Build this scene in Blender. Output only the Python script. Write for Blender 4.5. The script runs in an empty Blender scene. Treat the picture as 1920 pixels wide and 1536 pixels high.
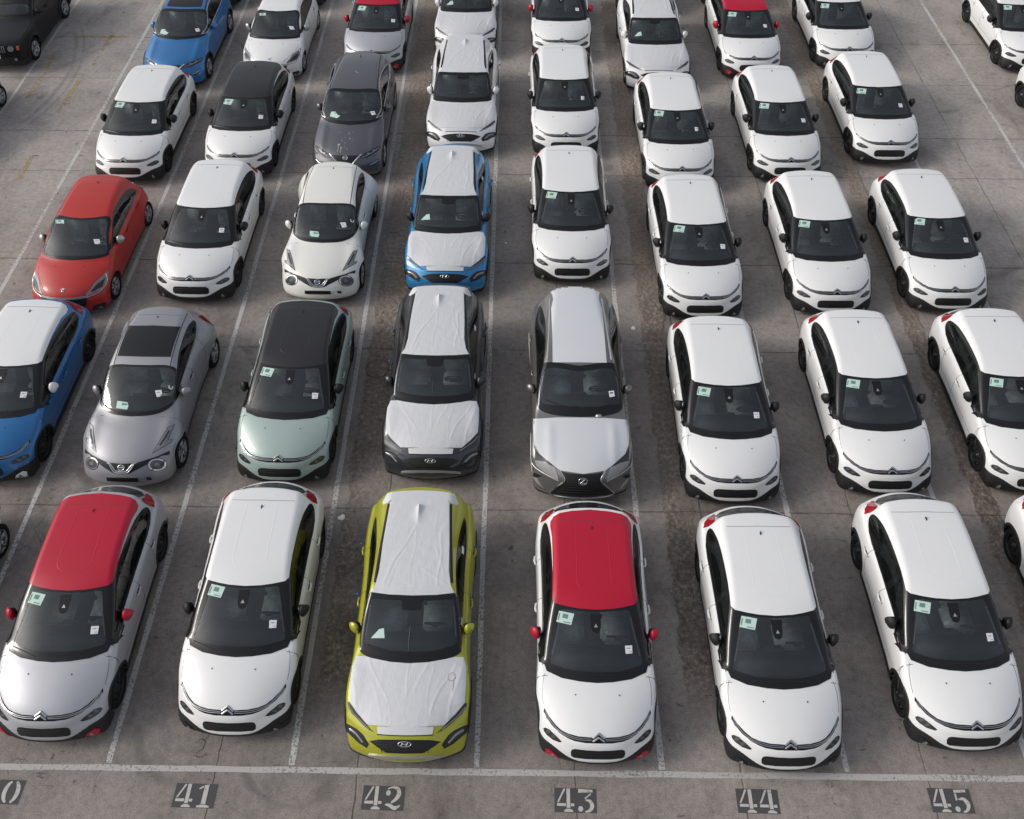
import bpy, bmesh, math, random
import numpy as np
from mathutils import Vector
from mathutils.bvhtree import BVHTree
from mathutils.geometry import tessellate_polygon

# ------------------------------------------------------------------ camera, sky, sun, exposure
scn = bpy.context.scene
COL = scn.collection
cam_d = bpy.data.cameras.new('camera')
cam = bpy.data.objects.new('camera', cam_d)
COL.objects.link(cam)
scn.camera = cam
cam_d.sensor_fit = 'HORIZONTAL'
cam_d.sensor_width = 36.0
cam_d.lens = 36.0 * 1816.04 / 1920.0
cam_d.shift_x = 7.71 / 1920.0
cam_d.shift_y = -294.87 / 1920.0
cam_d.clip_start = 0.5
cam_d.clip_end = 600.0
RX = Vector((0.99994072, 0.01014689, 0.00394913))
UP = Vector((-0.00977675, 0.67707574, 0.7358484))
FW = Vector((-0.00479271, 0.73584339, -0.6771348))
from mathutils import Matrix
CAMP = Vector((6.14677, -5.47554, 15.86162))
m3 = Matrix((RX, UP, -FW)).transposed()
cam.matrix_world = Matrix.Translation(CAMP) @ m3.to_4x4()

world = bpy.data.worlds.new("World")
scn.world = world
world.use_nodes = True
wn = world.node_tree
wn.nodes.clear()
SUN_EL, SUN_AZ = math.radians(33), math.radians(-94)      # azimuth from +Y towards +X
sky = wn.nodes.new('ShaderNodeTexSky')
sky.sky_type = 'NISHITA'
sky.sun_disc = False
sky.sun_elevation = SUN_EL
sky.sun_rotation = SUN_AZ
sky.air_density = 1.0
sky.dust_density = 3.0
sky.ozone_density = 1.0
hs = wn.nodes.new('ShaderNodeHueSaturation')
hs.inputs['Saturation'].default_value = 0.38
bg = wn.nodes.new('ShaderNodeBackground')
bg.inputs['Strength'].default_value = 0.12
wo = wn.nodes.new('ShaderNodeOutputWorld')
wn.links.new(sky.outputs[0], hs.inputs['Color'])
wn.links.new(hs.outputs[0], bg.inputs['Color'])
wn.links.new(bg.outputs[0], wo.inputs['Surface'])

sun_d = bpy.data.lights.new('sun', 'SUN')
sun_d.energy = 0.75
sun_d.angle = math.radians(13)
sun_d.color = (1.0, 0.94, 0.86)
sun = bpy.data.objects.new('sun', sun_d)
COL.objects.link(sun)
sd = Vector((math.sin(SUN_AZ) * math.cos(SUN_EL), math.cos(SUN_AZ) * math.cos(SUN_EL), math.sin(SUN_EL)))
sun.rotation_euler = sd.to_track_quat('Z', 'Y').to_euler()
sun.location = (0, 0, 30)

scn.view_settings.view_transform = 'Standard'
scn.view_settings.look = 'None'
scn.view_settings.exposure = 0.36
scn.view_settings.gamma = 1.0

# ------------------------------------------------------------------ node helpers
class NT:
    def __init__(s, mat):
        mat.use_nodes = True
        s.t = mat.node_tree
        s.t.nodes.clear()
        s.out = s.t.nodes.new('ShaderNodeOutputMaterial')
    def n(s, kind, **kw):
        nd = s.t.nodes.new('ShaderNode' + kind)
        for k, v in kw.items():
            if k.startswith('p_'):
                setattr(nd, k[2:], v)
            else:
                key = int(k[1:]) if k[0] == 'i' and k[1:].isdigit() else k.replace('_', ' ')
                s.set(nd.inputs[key], v)
        return nd
    def set(s, inp, v):
        if isinstance(v, bpy.types.NodeSocket):
            s.t.links.new(v, inp)
        elif isinstance(v, bpy.types.Node):
            s.t.links.new(v.outputs[0], inp)
        else:
            if isinstance(v, (tuple, list)) and len(v) == 3 and inp.type == 'RGBA':
                v = (*v, 1)
            inp.default_value = v
    def math(s, op, a, b=0.0, clamp=False):
        nd = s.t.nodes.new('ShaderNodeMath'); nd.operation = op; nd.use_clamp = clamp
        s.set(nd.inputs[0], a); s.set(nd.inputs[1], b)
        return nd.outputs[0]
    def mix(s, f, a, b):
        nd = s.t.nodes.new('ShaderNodeMix'); nd.data_type = 'RGBA'
        s.set(nd.inputs[0], f); s.set(nd.inputs[6], a); s.set(nd.inputs[7], b)
        return nd.outputs[2]
    def ramp(s, f, stops):
        nd = s.t.nodes.new('ShaderNodeValToRGB')
        cr = nd.color_ramp
        while len(cr.elements) > 1: cr.elements.remove(cr.elements[0])
        for i, (p, c) in enumerate(stops):
            e = cr.elements[0] if i == 0 else cr.elements.new(p)
            e.position = p
            if not isinstance(c, (tuple, list)): c = (c, c, c)
            e.color = (*c, 1)
        s.set(nd.inputs[0], f)
        return nd.outputs[0]
    def noise(s, vec, scale, detail=4, rough=0.5, dist=0.0):
        nd = s.t.nodes.new('ShaderNodeTexNoise')
        s.set(nd.inputs['Vector'], vec)
        nd.inputs['Scale'].default_value = scale
        nd.inputs['Detail'].default_value = detail
        nd.inputs['Roughness'].default_value = rough
        nd.inputs['Distortion'].default_value = dist
        return nd.outputs[0]
    def coord(s, kind='Object', scale=(1, 1, 1), loc=(0, 0, 0), rot=(0, 0, 0)):
        tc = s.t.nodes.new('ShaderNodeTexCoord')
        mp = s.t.nodes.new('ShaderNodeMapping')
        s.t.links.new(tc.outputs[kind], mp.inputs[0])
        mp.inputs['Scale'].default_value = scale
        mp.inputs['Location'].default_value = loc
        mp.inputs['Rotation'].default_value = rot
        return mp.outputs[0]
    def finish(s, sh):
        s.t.links.new(sh.outputs[0] if isinstance(sh, bpy.types.Node) else sh, s.out.inputs['Surface'])

def newmat(name):
    m = bpy.data.materials.new(name)
    return m, NT(m)

def paint(name, col, metallic=0.0, rough=0.32, coat=0.8, dirt=0.05):
    m, t = newmat(name)
    v = t.coord()
    n1 = t.noise(v, 3.2, 5, 0.6)
    n2 = t.noise(v, 26, 3, 0.6)
    dm = t.math('MULTIPLY', t.math('SUBTRACT', n1, 0.45, True), dirt * 4, True)
    dk = t.mix(dm, col, tuple(c * 0.72 + 0.03 for c in col))
    geo = t.n('NewGeometry')
    c2 = t.mix(geo.outputs['Backfacing'], dk, (0.05, 0.05, 0.052))
    rg = t.math('ADD', t.math('MULTIPLY', n2, 0.12), rough - 0.06)
    b = t.n('BsdfPrincipled', Base_Color=c2, Metallic=metallic, Roughness=rg)
    b.inputs['Coat Weight'].default_value = coat
    b.inputs['Coat Roughness'].default_value = 0.06
    b.inputs['IOR'].default_value = 1.45
    t.finish(b)
    return m

def plain(name, col, rough=0.5, metallic=0.0, var=0.15, scale=18, bump=0.0, spec=0.5):
    m, t = newmat(name)
    v = t.coord()
    n1 = t.noise(v, scale, 4, 0.6)
    c = t.mix(n1, tuple(x * (1 - var) for x in col), tuple(min(1, x * (1 + var)) for x in col))
    b = t.n('BsdfPrincipled', Base_Color=c, Metallic=metallic, Roughness=rough)
    b.inputs['Specular IOR Level'].default_value = spec
    if bump:
        bp = t.n('Bump', Height=n1); bp.inputs['Strength'].default_value = bump
        bp.inputs['Distance'].default_value = 0.004
        t.set(b.inputs['Normal'], bp)
    t.finish(b)
    return m

def glassmat(name, tint, haze, hcol):
    m, t = newmat(name)
    v = t.coord()
    n1 = t.noise(v, 2.3, 3, 0.5)
    fr = t.n('Fresnel', IOR=1.52)
    tr = t.n('BsdfTransparent', Color=tint)
    gl = t.n('BsdfGlossy', Color=(1, 1, 1), Roughness=0.03)
    df = t.n('BsdfDiffuse', Color=hcol)
    hz = t.math('MULTIPLY', t.math('ADD', n1, 0.4), haze)
    a = t.n('MixShader'); t.set(a.inputs[0], hz); t.set(a.inputs[1], tr); t.set(a.inputs[2], df)
    b = t.n('MixShader'); t.set(b.inputs[0], fr); t.set(b.inputs[1], a); t.set(b.inputs[2], gl)
    t.finish(b)
    return m

def filmmat(name):
    m, t = newmat(name)
    v = t.coord(scale=(2.2, 1.0, 1.0))
    w = t.noise(v, 2.6, 3, 0.5, 0.8)
    rid = t.math('ABSOLUTE', t.math('SUBTRACT', w, 0.5))
    rid = t.math('SUBTRACT', 1.0, t.math('MULTIPLY', rid, 14.0, True), True)
    w2 = t.noise(t.coord(), 9, 3, 0.6, 0.4)
    h = t.math('ADD', t.math('MULTIPLY', rid, 0.5), t.math('MULTIPLY', w2, 0.35))
    bp = t.n('Bump', Height=h); bp.inputs['Strength'].default_value = 0.22; bp.inputs['Distance'].default_value = 0.008
    c = t.mix(w2, (0.60, 0.605, 0.625), (0.67, 0.675, 0.695))
    b = t.n('BsdfPrincipled', Base_Color=c, Roughness=0.55)
    t.set(b.inputs['Normal'], bp)
    t.finish(b)
    return m

M = {}
M['white'] = paint('white_paint', (0.80, 0.80, 0.795))
M['pearl'] = paint('pearl_white_paint', (0.78, 0.775, 0.73))
M['silver'] = paint('silver_paint', (0.47, 0.475, 0.505), 0.45, 0.5, 0.5)
M['juke_silver'] = paint('warm_silver_paint', (0.33, 0.33, 0.355), 0.5, 0.48, 0.6)
M['red'] = paint('red_paint', (0.46, 0.006, 0.030), 0.0, 0.42, 0.15)
M['orange_red'] = paint('orange_red_paint', (0.46, 0.028, 0.022), 0.0, 0.40, 0.3)
M['blue'] = paint('bright_blue_paint', (0.025, 0.17, 0.42), 0.3, 0.34)
M['cobalt'] = paint('deep_blue_paint', (0.016, 0.14, 0.37), 0.25, 0.34)
M['azure'] = paint('azure_blue_paint', (0.03, 0.22, 0.48), 0.3, 0.34)
M['mint'] = paint('mint_paint', (0.37, 0.46, 0.43), 0.1, 0.36, 0.6)
M['lime'] = paint('lime_paint', (0.40, 0.40, 0.022), 0.2, 0.34)
M['charcoal'] = paint('charcoal_paint', (0.035, 0.038, 0.045), 0.3, 0.34)
M['graphite'] = paint('graphite_paint', (0.13, 0.13, 0.145), 0.55, 0.38)
M['lexus_grey'] = paint('titanium_paint', (0.215, 0.205, 0.197), 0.6, 0.34)
M['black_paint'] = paint('black_paint', (0.006, 0.006, 0.007), 0.0, 0.35, 0.0)
M['black_roof'] = paint('black_roof_paint', (0.014, 0.013, 0.015), 0.0, 0.45, 0.5)
M['film'] = filmmat('protective_film')
M['film2'] = plain('smooth_protective_film', (0.62, 0.635, 0.665), 0.55, var=.02, scale=3)
M['glass'] = glassmat('windscreen_glass', (0.80, 0.84, 0.84), 0.10, (0.26, 0.31, 0.36))
M['side_glass'] = glassmat('side_glass', (0.34, 0.38, 0.36), 0.03, (0.2, 0.24, 0.23))
M['gloss_black'] = plain('gloss_black', (0.012, 0.012, 0.013), 0.16)
M['frit'] = plain('windscreen_border_black', (0.010, 0.010, 0.011), 0.12)
M['plastic'] = plain('black_plastic', (0.010, 0.010, 0.011), 0.6, bump=0.3, scale=90)
M['grille'] = plain('grille_black', (0.008, 0.008, 0.008), 0.5)
M['rubber'] = plain('tyre_rubber', (0.010, 0.010, 0.010), 0.85, scale=40, spec=.25)
M['steel_black'] = plain('black_steel_rim', (0.012, 0.012, 0.013), 0.4)
M['alloy'] = plain('alloy_rim', (0.42, 0.42, 0.43), 0.32, 0.8)
M['reflector'] = plain('reflector_grey', (0.11, 0.115, 0.12), 0.12, 0.3)
M['trim_reflection'] = plain('pillar_reflection', (0.34, 0.35, 0.35), 0.7)  # pale grey standing in for white trim reflected along the glass edge
M['band'] = plain('band_black', (0.006, 0.006, 0.007), 0.45, spec=.2)
M['chrome'] = plain('chrome', (0.62, 0.62, 0.63), 0.14, 1.0, 0.05)
M['satin'] = plain('satin_silver', (0.50, 0.50, 0.51), 0.35, 0.6)
M['lamp_dark'] = plain('headlamp_dark', (0.035, 0.035, 0.038), 0.10)
M['lamp_clear'] = plain('headlamp_clear', (0.26, 0.27, 0.28), 0.10, 0.35, 0.5, 22)
M['lens_grey'] = plain('lamp_cover_film', (0.30, 0.30, 0.30), 0.4)
M['tail'] = plain('tail_lamp_red', (0.32, 0.01, 0.018), 0.12)
M['orange_lens'] = plain('orange_lens', (0.7, 0.12, 0.02), 0.2)
M['interior'] = plain('interior_plastic', (0.040, 0.041, 0.044), 0.6)
M['seat'] = plain('seat_fabric', (0.075, 0.08, 0.082), 0.9, scale=60)
M['seat_film'] = plain('seat_cover_film', (0.42, 0.44, 0.45), 0.25, scale=6, var=0.85)
M['green'] = plain('green_paper', (0.50, 0.68, 0.60), 0.6, var=0.05)
M['ink'] = plain('grey_ink', (0.13, 0.22, 0.20), 0.7)
M['paper'] = plain('white_paper', (0.82, 0.82, 0.84), 0.6, var=0.03)
M['darkink'] = plain('dark_ink', (0.10, 0.10, 0.12), 0.7)
M['pink_ink'] = plain('pink_ink', (0.50, 0.36, 0.36), 0.7)
M['blue_tag'] = plain('blue_tag', (0.05, 0.18, 0.5), 0.5)
M['seam'] = plain('panel_gap', (0.05, 0.05, 0.05), 0.7)
M['softseam'] = plain('pressed_panel_line', (0.56, 0.56, 0.55), 0.5)
M['dropping'] = plain('bird_dropping', (0.42, 0.42, 0.41), 0.8)

# ------------------------------------------------------------------ geometry helpers
def pchip(xs, ys):
    xs = np.array(xs, float); ys = np.array(ys, float)
    h = np.diff(xs); d = np.diff(ys) / h
    m = np.zeros(len(xs)); m[0], m[-1] = d[0], d[-1]
    for i in range(1, len(xs) - 1):
        if d[i-1] * d[i] > 0:
            w1, w2 = 2*h[i] + h[i-1], h[i] + 2*h[i-1]
            m[i] = (w1 + w2) / (w1 / d[i-1] + w2 / d[i])
    def f(x):
        x = np.clip(x, xs[0], xs[-1])
        i = np.clip(np.searchsorted(xs, x) - 1, 0, len(xs) - 2)
        t = (x - xs[i]) / h[i]
        return ((2*t**3 - 3*t**2 + 1) * ys[i] + (t**3 - 2*t**2 + t) * h[i] * m[i]
                + (-2*t**3 + 3*t**2) * ys[i+1] + (t**3 - t**2) * h[i] * m[i+1])
    return f

def sstep(a, b, x):
    t = np.clip((x - a) / (b - a), 0, 1)
    return t * t * (3 - 2 * t)

def smoothclosed(pts, sub=4):
    P = [np.array(p, float) for p in pts]
    n = len(P); out = []
    for i in range(n):
        p0, p1, p2, p3 = P[i-1], P[i], P[(i+1) % n], P[(i+2) % n]
        L = np.linalg.norm(p2 - p1)
        m1 = (p2 - p0) * L / (np.linalg.norm(p2 - p1) + np.linalg.norm(p1 - p0))
        m2 = (p3 - p1) * L / (np.linalg.norm(p3 - p2) + np.linalg.norm(p2 - p1))
        for k in range(sub):
            t = k / sub
            out.append((2*t**3-3*t**2+1)*p1 + (t**3-2*t**2+t)*m1 + (-2*t**3+3*t**2)*p2 + (t**3-t**2)*m2)
    return np.array(out)

def smoothopen(pts, step=0.02):
    P = [np.array(p, float) for p in pts]
    if len(P) == 2:
        n = max(2, int(np.linalg.norm(P[1]-P[0]) / step))
        return [P[0] + (P[1]-P[0]) * k / n for k in range(n + 1)]
    out = []
    for i in range(len(P) - 1):
        p1, p2 = P[i], P[i+1]
        p0 = P[i-1] if i > 0 else 2*p1 - p2
        p3 = P[i+2] if i + 2 < len(P) else 2*p2 - p1
        L = np.linalg.norm(p2 - p1)
        m1 = (p2 - p0) * L / (L + np.linalg.norm(p1 - p0) + 1e-9)
        m2 = (p3 - p1) * L / (L + np.linalg.norm(p3 - p2) + 1e-9)
        n = max(1, int(L / step))
        for k in range(n):
            t = k / n
            out.append((2*t**3-3*t**2+1)*p1 + (t**3-2*t**2+t)*m1 + (-2*t**3+3*t**2)*p2 + (t**3-t**2)*m2)
    out.append(P[-1])
    return out

def inpoly(px, py, poly):
    ins = np.zeros(px.shape, bool)
    n = len(poly)
    for i in range(n):
        x1, y1 = poly[i]; x2, y2 = poly[(i+1) % n]
        if y1 == y2: continue
        c = ((y1 > py) != (y2 > py)) & (px < (x2-x1) * (py-y1) / (y2-y1) + x1)
        ins ^= c
    return ins

def inset(poly, d):
    P = np.array(poly, float)
    a = 0.5 * np.sum(P[:, 0] * np.roll(P[:, 1], -1) - np.roll(P[:, 0], -1) * P[:, 1])
    s = 1 if a > 0 else -1
    out = []
    n = len(P)
    for i in range(n):
        e1 = P[i] - P[i-1]; e2 = P[(i+1) % n] - P[i]
        e1 /= np.linalg.norm(e1) + 1e-9; e2 /= np.linalg.norm(e2) + 1e-9
        n1 = np.array([-e1[1], e1[0]]) * s; n2 = np.array([-e2[1], e2[0]]) * s
        b = n1 + n2; b /= np.linalg.norm(b) + 1e-9
        out.append(P[i] + b * d / max(0.5, float(b @ n1)))
    return [tuple(p) for p in out]

def clip(poly, ax, val, keep_less):
    out = []
    n = len(poly)
    for i in range(n):
        a = poly[i]; b = poly[(i+1) % n]
        ia = (a[ax] <= val) if keep_less else (a[ax] >= val)
        ib = (b[ax] <= val) if keep_less else (b[ax] >= val)
        if ia: out.append(a)
        if ia != ib:
            t = (val - a[ax]) / (b[ax] - a[ax])
            q = [0, 0]; q[ax] = val; q[1-ax] = a[1-ax] + t * (b[1-ax] - a[1-ax])
            out.append(tuple(q))
    return out

def gridfill(loops, h):
    """fill an outline (or [outline, hole, hole...]) with cells of a square grid, cut exactly at the outline"""
    if not isinstance(loops[0][0], (tuple, list, np.ndarray)):
        loops = [loops]
    pts = [(float(p[0]), float(p[1])) for lp in loops for p in lp]
    tris = tessellate_polygon([[Vector((float(p[0]), float(p[1]), 0)) for p in lp] for lp in loops])
    V = {}; verts = []; faces = []
    def vid(p):
        k = (round(p[0], 5) + 0.0, round(p[1], 5) + 0.0)
        if k not in V:
            V[k] = len(verts); verts.append(k)
        return V[k]
    for tri in tris:
        T = [pts[i] for i in tri]
        ya = min(p[1] for p in T); yb = max(p[1] for p in T)
        j = math.floor(ya / h)
        while j * h < yb:
            r = clip(clip(T, 1, (j+1) * h, True), 1, j * h, False)
            if len(r) >= 3:
                xa = min(p[0] for p in r); xb = max(p[0] for p in r)
                i = math.floor(xa / h)
                while i * h < xb:
                    c = clip(clip(r, 0, (i+1) * h, True), 0, i * h, False)
                    if len(c) >= 3:
                        ids = []
                        for p in c:
                            k = vid(p)
                            if k not in ids: ids.append(k)
                        if len(ids) >= 3:
                            ar = 0
                            for q in range(len(ids)):
                                a = verts[ids[q]]; b = verts[ids[(q+1) % len(ids)]]
                                ar += a[0]*b[1] - a[1]*b[0]
                            if abs(ar) > 1e-8:
                                faces.append(ids if ar > 0 else ids[::-1])
                    i += 1
            j += 1
    return verts, faces

YC = 2.0      # the car's origin sits this far behind its front bumper

def mesh_obj(name, V, F, mat, parent=None, normals=None, loc=(0, 0, 0), shift=True, smooth=True):
    V = np.array(V, float).reshape(-1, 3)
    if shift:
        V = V - np.array([0, YC, 0])
    me = bpy.data.meshes.new(name)
    me.from_pydata([tuple(v) for v in V], [], [tuple(int(i) for i in f) for f in F])
    me.validate()
    if smooth and len(me.polygons):
        me.polygons.foreach_set('use_smooth', [True] * len(me.polygons))
    if mat: me.materials.append(mat)
    if normals is not None and len(normals) == len(me.vertices):
        me.normals_split_custom_set_from_vertices([tuple(x) for x in normals])
    o = bpy.data.objects.new(name, me)
    o.location = loc
    COL.objects.link(o)
    if parent: o.parent = parent
    return o

class Geo:
    def __init__(s): s.V = []; s.F = []; s.N = []
    def add(s, V, F, N=None):
        b = len(s.V)
        s.V += [tuple(v) for v in V]
        s.F += [[i + b for i in f] for f in F]
        s.N += [tuple(x) for x in (N if N is not None else [(0, 0, 0)] * len(V))]
    def obj(s, name, mat, parent, custom=True, **kw):
        return mesh_obj(name, s.V, s.F, mat, parent, s.N if custom else None, **kw)
    def mirror(s):
        g = Geo()
        g.V = [(-v[0], v[1], v[2]) for v in s.V]
        g.F = [f[::-1] for f in s.F]
        g.N = [(-v[0], v[1], v[2]) for v in s.N]
        return g
    def both(s):
        m = s.mirror(); g = Geo()
        g.add(s.V, s.F, s.N); g.add(m.V, m.F, m.N)
        return g

def boxgeo(g, c, sz, bev=0.0, rot=0.0, rx=0.0):
    bm = bmesh.new()
    bmesh.ops.create_cube(bm, size=1)
    for v in bm.verts: v.co = Vector((v.co.x*sz[0], v.co.y*sz[1], v.co.z*sz[2]))
    if bev:
        bmesh.ops.bevel(bm, geom=bm.edges[:], offset=bev, segments=2, affect='EDGES')
    mt = Matrix.Translation(c) @ Matrix.Rotation(rot, 4, 'Z') @ Matrix.Rotation(rx, 4, 'X')
    bmesh.ops.transform(bm, matrix=mt, verts=bm.verts)
    bm.verts.index_update()
    g.add([v.co[:] for v in bm.verts], [[v.index for v in f.verts] for f in bm.faces])
    bm.free()

def lathe(g, prof, c, n=28, axis='x', sgn=1, wob=None):
    """prof: (along axis, radius)"""
    V = []; F = []
    for (a, r) in prof:
        for k in range(n):
            t = 2 * math.pi * k / n
            V.append((c[0] + sgn * a, c[1] + r * math.cos(t), c[2] + r * math.sin(t)))
    m = len(prof)
    for i in range(m - 1):
        for k in range(n):
            f = [i*n+k, i*n+(k+1) % n, (i+1)*n+(k+1) % n, (i+1)*n+k]
            F.append(f if sgn < 0 else f[::-1])
    g.add(V, F)

def tube(g, pts, r, n=6):
    V = []; F = []
    P = [Vector(p) for p in pts]
    for i, p in enumerate(P):
        d = (P[min(i+1, len(P)-1)] - P[max(i-1, 0)]).normalized()
        a = d.orthogonal().normalized(); b = d.cross(a)
        rr = r[i] if isinstance(r, (list, tuple)) else r
        for k in range(n):
            t = 2*math.pi*k/n
            V.append((p + a*rr*math.cos(t) + b*rr*math.sin(t))[:])
    for i in range(len(P)-1):
        for k in range(n):
            F.append([i*n+k, i*n+(k+1) % n, (i+1)*n+(k+1) % n, (i+1)*n+k])
    F.append(list(range(n))[::-1]); F.append([(len(P)-1)*n+k for k in range(n)])
    g.add(V, F)

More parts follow.
